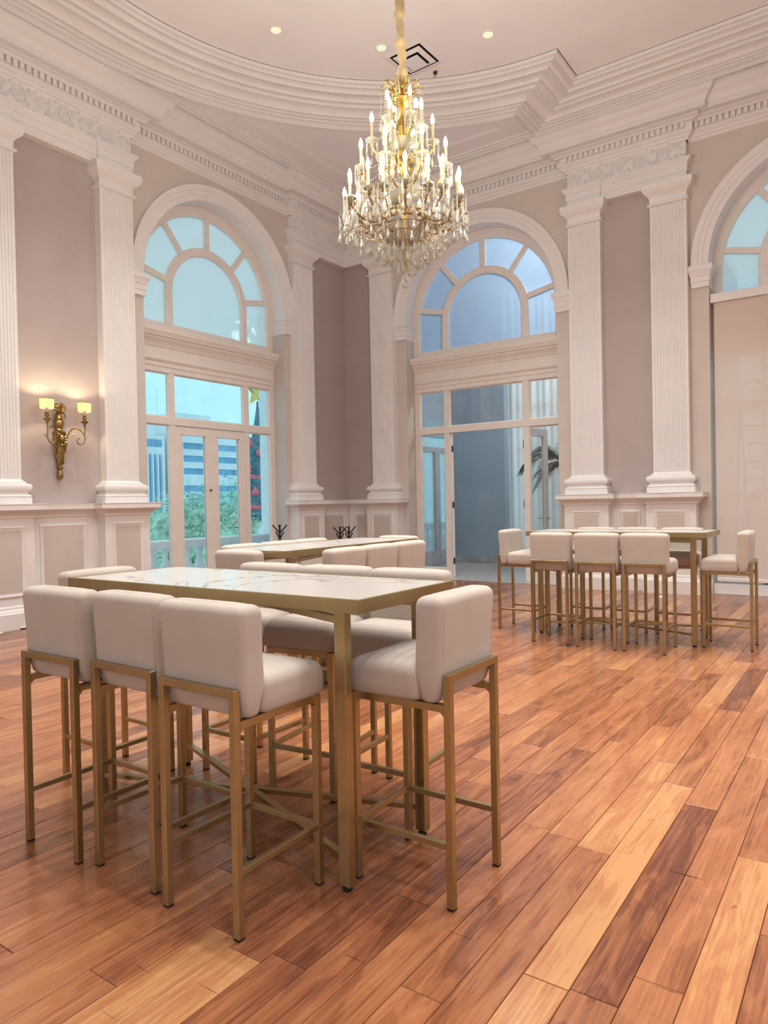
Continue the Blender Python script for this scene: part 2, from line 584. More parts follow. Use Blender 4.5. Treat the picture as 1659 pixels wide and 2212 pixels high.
def link(name, data, parent=None, loc=(0, 0, 0), rotz=0.0):
    o = bpy.data.objects.new(name, data)
    COL.objects.link(o)
    if parent is not None:
        o.parent = parent
    o.location = Vector(loc) * S
    o.rotation_euler = (0, 0, rotz)
    return o


def obj(name, mb, mats, parent=None, smooth=False, angle=35, loc=(0, 0, 0), rotz=0.0):
    return link(name, mb.mesh(name, mats, smooth, angle), parent, loc, rotz)


def tag(o, label=None, cat=None, group=None, kind=None):
    for k, v in (('label', label), ('category', cat), ('group', group), ('kind', kind)):
        if v:
            o[k] = v
    return o


def thing(name, label, cat, loc=(0, 0, 0), rotz=0.0, group=None, kind=None):
    return tag(link(name, None, None, loc, rotz), label, cat, group, kind)


def dup(root, loc, rotz, label=None, group=None):
    def cp(o, par):
        c = o.copy()
        COL.objects.link(c)
        c.parent = par
        for ch in kids[o]:
            cp(ch, c)
        return c
    kids = {}
    st = [root]
    while st:
        o = st.pop()
        kids[o] = list(o.children)
        st += kids[o]
    r = cp(root, None)
    r.location = Vector(loc) * S
    r.rotation_euler = (0, 0, rotz)
    if label:
        r['label'] = label
    if group:
        r['group'] = group
    return r


# wall frames: u runs along the wall from the far corner, d out of the wall into the room
XW, YW = -6.074, 7.83


def WL(u, d, z):
    return (XW + d, YW - u, z)


def WR(u, d, z):
    return (XW + u, YW - d, z)


ZTOP = 5.30
SPR, RO, RI = 3.35, 1.19, 1.03         # arch springing, outer and inner radius
FD = -0.22                              # depth of the window frame behind the wall face
WIN = {'L': [2.28], 'R': [2.04, 5.714]}

# ------------------------------------------------------------------ walls with arched openings


def build_wall(name, W, sections, label):
    """sections: (u0, u1, material index, centre of opening or None)"""
    b = MB()
    n = 40
    for u0, u1, mi, uc in sections:
        if uc is None:
            b.add([W(u0, 0, 0), W(u1, 0, 0), W(u1, 0, ZTOP), W(u0, 0, ZTOP)], [(0, 1, 2, 3)], mi)
            b.add([W(u0, -0.30, -0.2), W(u1, -0.30, -0.2), W(u1, -0.30, ZTOP), W(u0, -0.30, ZTOP)], [(0, 1, 2, 3)], mi)
            continue
        for d in (0.0, -0.30):
            z0 = 0.0
            b.add([W(u0, d, z0), W(uc - RI, d, z0), W(uc - RI, d, SPR), W(u0, d, SPR)], [(0, 1, 2, 3)], mi)
            b.add([W(uc + RI, d, z0), W(u1, d, z0), W(u1, d, SPR), W(uc + RI, d, SPR)], [(0, 1, 2, 3)], mi)
            b.add([W(u0, d, SPR), W(uc - RI, d, SPR), W(uc - RI, d, ZTOP), W(u0, d, ZTOP)], [(0, 1, 2, 3)], mi)
            b.add([W(uc + RI, d, SPR), W(u1, d, SPR), W(u1, d, ZTOP), W(uc + RI, d, ZTOP)], [(0, 1, 2, 3)], mi)
            for i in range(n):
                a, c = pi * i / n, pi * (i + 1) / n
                p = [(uc + RI * cos(a), SPR + RI * sin(a)), (uc + RI * cos(c), SPR + RI * sin(c))]
                b.add([W(p[0][0], d, p[0][1]), W(p[1][0], d, p[1][1]), W(p[1][0], d, ZTOP), W(p[0][0], d, ZTOP)], [(0, 1, 2, 3)], mi)
        for s in (-1, 1):                  # jambs, then the white soffit of the arch
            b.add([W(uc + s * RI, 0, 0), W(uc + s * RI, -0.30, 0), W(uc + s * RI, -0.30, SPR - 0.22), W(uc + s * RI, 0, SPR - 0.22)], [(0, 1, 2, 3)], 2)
            b.add([W(uc + s * RI, 0, SPR - 0.22), W(uc + s * RI, -0.30, SPR - 0.22), W(uc + s * RI, -0.30, SPR), W(uc + s * RI, 0, SPR)], [(0, 1, 2, 3)], 3)
        for i in range(n):
            a, c = pi * i / n, pi * (i + 1) / n
            b.add([W(uc + RI * cos(a), 0, SPR + RI * sin(a)), W(uc + RI * cos(c), 0, SPR + RI * sin(c)),
                   W(uc + RI * cos(c), -0.30, SPR + RI * sin(c)), W(uc + RI * cos(a), -0.30, SPR + RI * sin(a))], [(0, 1, 2, 3)], 3)
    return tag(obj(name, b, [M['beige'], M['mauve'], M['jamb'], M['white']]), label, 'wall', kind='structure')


wall_left = build_wall('wall_left', WL, [(-0.3, 0.957, 1, None), (0.957, 3.657, 0, 2.28), (3.657, 4.81, 1, None), (4.81, 9.1, 0, None)],
                       'tall wall with the gilt sconce and the window onto the trees')
wall_right = build_wall('wall_right', WR, [(-0.3, 0.675, 1, None), (0.675, 3.436, 0, 2.04), (3.436, 4.316, 1, None), (4.316, 9.7, 0, 5.714)],
                        'tall wall with the open glazed doorway and the blind')
for nm, args, lb in (('wall_back', (-6.4, 3.9, -1.25, -1.15, 0, ZTOP), 'plain wall behind the viewer'),
                     ('wall_side', (3.55, 3.65, -1.2, 8.2, 0, ZTOP), 'plain wall far to the side of the viewer')):
    tag(obj(nm, MB().box(*args), M['beige']), lb, 'wall', kind='structure')

# ------------------------------------------------------------------ floor: boards that run away along the left wall
floor = tag(obj('floor', MB().box(-6.4, 3.7, -1.3, 8.20, -0.12, -0.006), M['subfloor']), 'reddish brown hardwood plank floor', 'floor', kind='structure')
PW = 0.0985
row0 = -0.623 - 60 * PW
special = {                                # row: joints and tones read from the photograph near the viewer
    60: [(-1.2, 0.62, .55), (0.62, 1.372, .78), (1.373, 2.57, 1.0), (2.57, 3.6, .5)],
    59: [(-1.2, 0.9, .4), (0.9, 1.97, .42), (1.97, 2.765, .86), (2.765, 3.7, .62)],
    61: [(-1.2, 0.5, .45), (0.5, 1.38, .25), (1.38, 2.43, .13), (2.43, 3.9, .55)],
    62: [(-1.2, 0.85, .5), (0.85, 1.49, .45), (1.49, 3.0, .52), (3.0, 4.4, .6)],
    58: [(-1.2, 0.3, .5), (0.3, 1.2, .55), (1.2, 2.0, .36), (2.0, 3.2, .66)],
    57: [(-1.2, 0.8, .38), (0.8, 2.02, .5), (2.02, 2.9, .62), (2.9, 4.1, .36)],
}
boards = []
for r in range(-1, 105):
    x0 = row0 + r * PW
    y, end = -1.25, 8.19
    segs = list(special.get(r, []))
    if segs:
        y = segs[-1][1]
    else:
        y -= rnd.random() * 0.9
    while y < end:
        L = rnd.uniform(0.45, 1.35)
        t = min(1, max(0.02, rnd.gauss(0.47, 0.17)))
        if rnd.random() < 0.06:
            t = rnd.uniform(0.72, 0.88)
        segs.append((y, min(end, y + L), t))
        y += L
    for a, c, t in segs:
        if x0 < -6.05 and c > 7.8:
            pass
        boards.append((x0, max(a, -1.25), c, t))


def board_geo(b, x0, y0, y1, t, k=0.0):
    g, e = 0.0008, 0.0022
    x1 = x0 + PW
    lo, hi = -0.006, k
    p = [(x0 + g, y0 + g, lo), (x1 - g, y0 + g, lo), (x1 - g, y1 - g, lo), (x0 + g, y1 - g, lo),
         (x0 + g, y0 + g, hi - e * .5), (x1 - g, y0 + g, hi - e * .5), (x1 - g, y1 - g, hi - e * .5), (x0 + g, y1 - g, hi - e * .5),
         (x0 + g + e * .6, y0 + g + e * .6, hi), (x1 - g - e * .6, y0 + g + e * .6, hi), (x1 - g - e * .6, y1 - g - e * .6, hi), (x0 + g + e * .6, y1 - g - e * .6, hi)]
    f = []
    for i in range(4):
        j = (i + 1) % 4
        f += [(i, j, 4 + j, 4 + i), (4 + i, 4 + j, 8 + j, 8 + i)]
    f.append((8, 9, 10, 11))
    b.add(p, f)
    b.tone += [t] * len(f)


def board_mesh(b):
    me = bpy.data.meshes.new('plank')
    me.from_pydata([(x * S, y * S, z * S) for x, y, z in b.v], [], b.f)
    me.materials.append(M['wood'])
    at = me.attributes.new('tone', 'FLOAT', 'FACE')
    at.data.foreach_set('value', b.tone)
    me.update()
    return me


def plank_size(bd):
    x0, a, c, t = bd
    cx, cy = x0 + PW / 2, (max(a, 0.5) + c) / 2
    fw = Vector((-0.573, 0.82)).dot(Vector((cx, cy)))
    sd = Vector((0.82, 0.572)).dot(Vector((cx, cy)))
    if c < 0.5 or fw < 0.8 or abs(sd) > fw * 0.62:
        return 0
    return (c - max(a, 0.5)) * PW / fw ** 3


boards.sort(key=plank_size, reverse=True)
for bd in boards[:300]:
    b = MB()
    board_geo(b, *bd, k=rnd.uniform(-0.0004, 0.0004))
    link('plank', board_mesh(b), floor)
b = MB()
for bd in boards[300:]:
    board_geo(b, *bd)
tag(link('distant_planks', board_mesh(b), floor), kind='stuff')

# ------------------------------------------------------------------ pedestals, pilasters, dado
PED = [(0, 0), (0.036, 0), (0.036, 0.13), (0.028, 0.14), (0.024, 0.155), (0.012, 0.165), (0.010, 0.185), (0, 0.195),
       (0, 0.925), (0.012, 0.930), (0.012, 0.944), (0.020, 0.950), (0.028, 0.965), (0.046, 0.977), (0.056, 0.980), (0.056, 0.990),
       (0.078, 0.995), (0.078, 1.036), (0.082, 1.040), (0.082, 1.047), (0, 1.047)]
BASE = [(0.058, 1.047), (0.058, 1.098), (0.050, 1.100), (0.054, 1.106), (0.056, 1.114), (0.052, 1.121), (0.046, 1.124), (0.040, 1.126), (0.034, 1.136),
        (0.033, 1.146), (0.038, 1.154), (0.044, 1.156), (0.048, 1.160), (0.058, 1.170), (0.062, 1.186), (0.060, 1.202), (0.052, 1.215), (0.044, 1.219),
        (0.026, 1.222), (0.026, 1.232), (0.012, 1.240), (0.004, 1.252), (0, 1.258)]
CAP = [(0, 4.025), (0.012, 4.030), (0.024, 4.036), (0.024, 4.050), (0.010, 4.056), (0.004, 4.062), (0.004, 4.118), (0.010, 4.122), (0.014, 4.132),
       (0.022, 4.140), (0.034, 4.150), (0.052, 4.166), (0.060, 4.176), (0.060, 4.186), (0.066, 4.190), (0.066, 4.240), (0.070, 4.247), (0, 4.247)]


def pilaster(W, u0, u1, wall, n=11):
    D = 0.09
    b = MB()
    sec = [(u0, 0), (u0, D)]
    margin, wid = 0.022, (u1 - u0)
    p = (wid - 2 * margin) / n
    for i in range(n):
        a = u0 + margin + i * p
        fl = p * 0.70
        s = a + (p - fl) / 2
        sec.append((s, D))
        for k in range(1, 5):
            th = pi * k / 5
            sec.append((s + fl / 2 - fl / 2 * cos(th), D - 0.010 * sin(th)))
        sec.append((s + fl, D))
    sec += [(u1, D), (u1, 0)]
    b.rings([[W(u, d, 1.256) for u, d in sec], [W(u, d, 4.03) for u, d in sec]], True, False)
    root = obj('pilaster', b, M['white'], wall)
    obj('pilaster_base', MB().sweep3(W, u0, u1, D, BASE), M['white'], root, True, 30)
    obj('capital', MB().sweep3(W, u0, u1, D, CAP), M['white'], root, True, 30)
    return root


def pedestal(W, u0, u1, wall, D=0.15):
    root = obj('pedestal', MB().sweep3(W, u0, u1, D, PED), M['white'], wall, True, 30)
    a, c = u0 + 0.075, u1 - 0.075
    obj('panel_moulding', MB().quad_frame(W, a, c, 0.265, 0.862, 0.036, D, D + 0.010), M['white'], root, True, 30)
    obj('panel', MB().wbox(W, a + 0.036, c - 0.036, D - 0.004, D + 0.0012, 0.301, 0.826), M['panel'], root)
    return root


def dado(W, u0, u1, wall, m0, m1):
    """low panelled wall between pedestals"""
    prof = [(0, 0), (0.066, 0), (0.066, 0.13), (0.056, 0.145), (0.046, 0.16), (0.042, 0.185), (0.03, 0.195), (0.03, 0.925), (0.042, 0.930), (0.042, 0.944),
            (0.050, 0.950), (0.058, 0.965), (0.072, 0.977), (0.080, 0.980), (0.080, 0.990), (0.098, 0.995), (0.098, 1.036), (0.102, 1.047), (0, 1.047)]
    root = obj('dado', MB().strip(W, u0, u1, prof), M['white'], wall, True, 30)
    obj('panel_moulding', MB().quad_frame(W, m0, m1, 0.245, 0.862, 0.034, 0.03, 0.041), M['white'], root, True, 30)
    obj('panel', MB().wbox(W, m0 + 0.034, m1 - 0.034, 0.026, 0.0312, 0.279, 0.828), M['panel'], root)
    return root


SW = 0.36
pil = {'L': [(0.957, WL), (3.657, WL), (4.83, WL)], 'R': [(0.675, WR), (3.430, WR), (4.318, WR)]}
for key, wall, W in (('L', wall_left, WL), ('R', wall_right, WR)):
    for uc, _ in pil[key]:
        pilaster(W, uc - SW / 2, uc + SW / 2, wall)
        pedestal(W, uc - 0.247, uc + 0.247, wall)
dado(WL, 0.05, 0.71, wall_left, 0.13, 0.66)
dado(WR, 0.0, 0.43, wall_right, 0.13, 0.38)
dado(WL, 3.904, 4.583, wall_left, 4.02, 4.47)
dado(WR, 3.677, 4.071, wall_right, 3.765, 3.985)


# ------------------------------------------------------------------ architrave, frieze and ornament over each group of pilasters
def scroll_mesh():
    b = MB()
    for k in range(8):                     # rosette: petals round a boss
        a = 2 * pi * k / 8
        c, s = cos(a), sin(a)
        pts = []
        for t, w, h in ((0.010, 0.004, 0.004), (0.022, 0.013, 0.010), (0.034, 0.010, 0.007), (0.040, 0.0, 0.002)):
            pts.append([(c * t - s * w, h * 0.3, s * t + c * w), (c * t, h, s * t), (c * t + s * w, h * 0.3, s * t - c * w)])
        b.rings([[pp for pp in r] for r in pts], False, False)
    b.rings([[(r * cos(2 * pi * k / 10), h, r * sin(2 * pi * k / 10)) for k in range(10)] for r, h in ((0.013, 0.002), (0.012, 0.011), (0.006, 0.015), (0.001, 0.016))])
    b.tube([(0.050 * cos(a), 0.004, 0.050 * sin(a)) for a in [radians(-60 + 300 * i / 18) for i in range(19)]], [0.003 + 0.004 * i / 18 for i in range(19)], 6)
    sp = []
    for i in range(13):                    # leafy stem that swings up to the next rosette
        t = i / 12
        sp.append((0.028 + 0.135 * t, 0.004, -0.050 + 0.02 * t + 0.075 * sin(t * pi * 0.9)))
    b.tube(sp, [0.007 - 0.003 * i / 12 for i in range(13)], 6)
    for x, z, an, L in ((0.075, 0.02, 60, .05), (0.10, 0.03, 100, .045), (0.095, -0.03, -60, .045), (0.13, -0.035, -20, .05), (0.075, -0.055, -140, .04), (0.12, 0.045, 30, .05),
                        (0.06, 0.055, 120, .035)):
        c, s = cos(radians(an)), sin(radians(an))
        rr = []
        for t, w in ((0, 0.002), (0.35, 0.011), (0.7, 0.009), (1, 0.001)):
            l = t * L
            rr.append([(x + c * l - s * w, 0.003, z + s * l + c * w), (x + c * l, 0.013 * sin(pi * (0.15 + .8 * t)), z + s * l), (x + c * l + s * w, 0.003, z + s * l - c * w)])
        b.rings(rr, False, False)
    return b.mesh('scroll_ornament', M['white'], True, 50)


SCROLL = scroll_mesh()


def entab(W, u0, u1, pils, wall, rot, mirror_u):
    D = 0.075
    prof = [(0, 4.243), (0, 4.318), (0.008, 4.318), (0.008, 4.385), (0.014, 4.387), (0.014, 4.396), (0.026, 4.412), (0.040, 4.428), (0.044, 4.432), (0.044, 4.448), (0, 4.452)]
    root = obj('architrave', MB().sweep3(W, u0, u1, D, prof), M['white'], wall, True, 30)
    for uc in pils:
        obj('architrave_block', MB().sweep3(W, uc - SW / 2 - 0.005, uc + SW / 2 + 0.005, D + 0.020, [(o, z) for o, z in prof]), M['white'], root, True, 30)
    fr = obj('frieze', MB().wbox(W, u0, u1, 0, D + 0.008, 4.448, 4.645), M['white'], wall)
    n = max(2, round((u1 - u0 - 0.12) / 0.21))
    for i in range(n):
        u = u0 + 0.075 + (u1 - u0 - 0.30) * i / (n - 1)
        o = link('scroll_ornament', SCROLL, fr)
        p = Vector(W(u, D + 0.007, 4.548)) * S
        flip = -1 if i % 2 else 1
        if rot == 'R':
            o.matrix_local = Matrix.Translation(p) @ Matrix(((1.25, 0, 0, 0), (0, -1.7, 0, 0), (0, 0, 1.25 * flip, 0), (0, 0, 0, 1)))
        else:
            o.matrix_local = Matrix.Translation(p) @ Matrix(((0, 1.7, 0, 0), (-1.25, 0, 0, 0), (0, 0, 1.25 * flip, 0), (0, 0, 0, 1)))
    return root


entab(WL, 3.657 - 0.178, 4.83 + 0.178, (3.657, 4.83), wall_left, 'L', 1)
entab(WR, 3.430 - 0.178, 4.318 + 0.178, (3.430, 4.318), wall_right, 'R', 1)
entab(WL, 0.0, 0.957 + 0.178, (0.957,), wall_left, 'L', 1)
entab(WR, 0.06, 0.675 + 0.178, (0.675,), wall_right, 'R', 1)


# ------------------------------------------------------------------ cornice with dentils
def plan_sweep(b, path, prof, mi=0):
    """path of plan points, room on the right hand side of travel; profile (offset into the room, z)"""
    P = [Vector(p) for p in path]
    rows = []
    for i, p in enumerate(P):
        d0 = (P[i] - P[i - 1]).normalized() if i else None
        d1 = (P[i + 1] - P[i]).normalized() if i < len(P) - 1 else None
        n0 = Vector((d0.y, -d0.x)) if d0 else None
        n1 = Vector((d1.y, -d1.x)) if d1 else None
        if n0 is None or n1 is None:
            m = n1 or n0
        else:
            m = (n0 + n1) / max(1e-6, 1 + n0.dot(n1))
        rows.append([(p.x + m.x * o, p.y + m.y * o, z) for o, z in prof])
    return b.rings(rows, False, False, mi)


BO = 0.08
E0, E1 = 0.195, 0.195


def lp(u, d):
    return WL(u, d, 0)[:2]


def rp(u, d):
    return WR(u, d, 0)[:2]


lg0, lg1 = 3.657 - E0, 4.83 + E0
rg0, rg1 = 3.430 - E0, 4.318 + E0
lc, rc = 0.957 + E0, 0.675 + E0
path = [lp(9.0, 0), lp(lg1, 0), lp(lg1, BO), lp(lg0, BO), lp(lg0, 0), lp(lc, 0), lp(lc, BO), (XW + BO, YW - BO), rp(rc, BO), rp(rc, 0), rp(rg0, 0), rp(rg0, BO),
        rp(rg1, BO), rp(rg1, 0), rp(9.6, 0)]
CORN = [(0, 4.630), (0.008, 4.640), (0.014, 4.652), (0.030, 4.662), (0.036, 4.680), (0.050, 4.690), (0.058, 4.697), (0.058, 4.782), (0.094, 4.784), (0.098, 4.792),
        (0.110, 4.800), (0.120, 4.806), (0.132, 4.808), (0.132, 4.834), (0.150, 4.836), (0.150, 4.826), (0.205, 4.826), (0.205, 4.868), (0.214, 4.874), (0.220, 4.892),
        (0.232, 4.912), (0.252, 4.932), (0.276, 4.946), (0.290, 4.966), (0.296, 4.985), (0.306, 4.990), (0.306, 5.004), (0.328, 5.006), (0.332, 5.06)]
trim_1 = tag(obj('trim_1', plan_sweep(MB(), path, CORN), M['white'], smooth=True, angle=28), 'white dentilled cornice along the tops of both walls', 'cornice', kind='structure')
# dentils, one block each
tooth = MB().box(-0.017, 0.017, -0.001, 0.030, 0, 0.054).mesh('dentil', M['white'])
cands = []
for i in range(len(path) - 1):
    a, c = Vector(path[i]), Vector(path[i + 1])
    L = (c - a).length
    if L < 0.3:
        continue
    d = (c - a).normalized()
    nrm = Vector((d.y, -d.x))
    n = int(L / 0.0565)
    for k in range(n):
        p = a + d * ((k + 0.5) * L / n) + nrm * 0.058
        fw = Vector((-0.573, 0.82)).dot(p)
        sd = Vector((0.82, 0.572)).dot(p)
        cands.append((fw if fw > 0.5 and abs(sd) < fw * 0.60 else 99 + fw, p, atan2(d.y, d.x) + pi))
cands.sort(key=lambda t: t[0])
stuffd = MB()
for k, (fw, p, an) in enumerate(cands):
    if k < 290 and fw < 99:
        link('dentil', tooth, trim_1, (p.x, p.y, 4.7275), an)
    else:
        c, s = cos(an), sin(an)
        q = [(-.017, -.001), (.017, -.001), (.017, .03), (-.017, .03)]
        pts = [(p.x + x * c - y * s, p.y + x * s + y * c, z) for z in (4.7275, 4.7815) for x, y in q]
        stuffd.hexa(pts)
if stuffd.f:
    tag(obj('distant_dentils', stuffd, M['white'], trim_1), kind='stuff')

# ------------------------------------------------------------------ moulded ring of the ceiling, with its step back to the straight run
TRAY = [(1.0, 4.985), (1.0, 5.022), (0.965, 5.030), (0.955, 5.020), (0.925, 5.020), (0.920, 5.036), (0.885, 5.040), (0.88, 5.030), (0.850, 5.028), (0.845, 5.044),
        (0.800, 5.046), (0.770, 5.028), (0.745, 5.022), (0.735, 5.036), (0.69, 5.062), (0.62, 5.075), (0.565, 5.070), (0.555, 5.046), (0.535, 5.044), (0.530, 5.030), (0.505, 5.030), (0.500, 5.052),
        (0.47, 5.054), (0.43, 5.040), (0.40, 5.040), (0.395, 5.066), (0.34, 5.074), (0.27, 5.060), (0.22, 5.046), (0.205, 5.046), (0.20, 5.068), (0.155, 5.076), (0.11, 5.066), (0.085, 5.058),
        (0.08, 5.080), (0.045, 5.084), (0.04, 5.074), (0.012, 5.074), (0.008, CZ), (0.0, CZ)]
R_IN, R_W = 2.65, 0.71
JX, JY, JW = -2.362, 6.79, 0.64


def tray_path(t):
    r = R_IN + R_W * t
    jx = JX - 0.70 * t
    pts = [(CCX - r, -1.2)]
    a_end = math.acos((jx - CCX) / r)
    for i in range(61):
        a = pi + (a_end - pi) * i / 60
        pts.append((CCX + r * cos(a), CCY + r * sin(a)))
    ys = JY + JW * t
    pts.append((jx, ys))
    pts.append((3.6, ys))
    return pts


TP = [[(x, y, z) for x, y in tray_path(t)] for t, z in TRAY]
rows = [[TP[j][i] for j in range(len(TRAY))] for i in range(len(TP[0]))]
trim_2 = tag(obj('trim_2', MB().rings(rows, False, False), M['white'], smooth=True, angle=28), 'white moulded ring around the flat ceiling with a stepped corner', 'ceiling moulding', kind='structure')

cb = MB()
cb.box(-6.4, 3.7, -1.3, 8.2, CZ, CZ + 0.05)
ceiling = tag(obj('ceiling', cb, M['ceiling']), 'pale flat ceiling inside the moulded ring', 'ceiling', kind='structure')
# corner soffit between the cornice and the ring, with its thin bead
sp = MB()
outer = tray_path(0.99)
zs = 5.062
poly = [(x, y) for x, y in outer[12:62]]
poly += [(outer[62][0], YW - 0.34), (XW + 0.30, YW - 0.34), (XW + 0.30, outer[12][1])]
sp.rings([[(x, y, zs) for x, y in poly], [(x, y, zs + 0.03) for x, y in poly]], True, True)
obj('corner_soffit', sp, M['ceiling'], ceiling)
bd = MB()
rr = R_IN + R_W + 0.0


def bead(off):
    pts = []
    xl, yt = XW + off, YW - off
    yl = CCY + sqrt(max(0, rr ** 2 - (xl - CCX) ** 2)) if abs(xl - CCX) < rr else CCY
    xr = JX - 0.70 - (off - 0.44) - 0.06
    pts = [(xl, yl - .05), (xl, yt), (xr, yt), (xr, yt - 0.35)]
    return pts


for off in (0.66, 0.70):
    plan_sweep(bd, bead(off), [(0, zs), (0.002, zs - 0.007), (0.010, zs - 0.009), (0.016, zs - 0.006), (0.018, zs)])
obj('soffit_bead', bd, M['ceiling'], ceiling)
rib = MB()
plan_sweep(rib, [(XW + 0.34, 2.0), (XW + 0.34, YW - 0.34), (-1.0, YW - 0.34)],
           [(0.0, 5.03), (0.0, 5.010), (0.034, 5.008), (0.037, 5.024), (0.070, 5.022), (0.073, 5.040), (0.104, 5.040), (0.107, 5.064)])
obj('soffit_ribs', rib, M['white'], ceiling)

# ------------------------------------------------------------------ arch trims: archivolt and imposts
ARCHV = [(RI + 0.001, 0), (RI + 0.001, 0.020), (RI + 0.055, 0.022), (RI + 0.058, 0.030), (RI + 0.10, 0.032), (RI + 0.104, 0.040), (RI + 0.130, 0.044), (RI + 0.150, 0.052), (RO, 0.052), (RO, 0)]
IMP = [(0.004, SPR - 0.222), (0.006, SPR - 0.170), (0.012, SPR - 0.168), (0.012, SPR - 0.115), (0.018, SPR - 0.110), (0.022, SPR - 0.085), (0.034, SPR - 0.060), (0.040, SPR - 0.056),
       (0.040, SPR - 0.008), (0.036, SPR), (0, SPR)]
for key, W, wall in (('L', WL, wall_left), ('R', WR, wall_right)):
    for uc in WIN[key]:
        obj('archivolt', MB().arch(W, uc, SPR, ARCHV, n=56), M['white'], wall, True, 30)
        for s in (-1, 1):
            lo, hi = sorted((uc + s * (RI - 0.001), uc + s * (RO - 0.004)))
            obj('impost', MB().sweep3(W, lo, hi, 0.028, IMP, d0=-0.10), M['white'], wall, True, 30)
# baseboards beside the windows
for k, (W, u0, u1, nm) in enumerate(((WL, 1.204, 1.25, 'baseboard_left'), (WR, 4.565, 4.684, 'baseboard_right'))):
    tag(obj(nm, MB().strip(W, u0, u1, [(0, 0), (0.03, 0), (0.03, 0.10), (0.02, 0.12), (0.012, 0.135), (0, 0.14)]), M['white']),
        ('short white baseboard by the window onto the trees', 'short white baseboard left of the blind')[k], 'baseboard', kind='structure')

# ------------------------------------------------------------------ windows
ZT0, ZT1, ZH, ZC = 1.885, 1.965, 2.440, 2.89       # transom, head of the lights, top of the header


def sector(r0, r1, a0, a1, n=10):
    out = [(r1 * cos(radians(a0 + (a1 - a0) * i / n)), r1 * sin(radians(a0 + (a1 - a0) * i / n))) for i in range(n + 1)]
    out += [(r0 * cos(radians(a1 + (a0 - a1) * i / n)), r0 * sin(radians(a1 + (a0 - a1) * i / n))) for i in range(n + 1)]
    return out


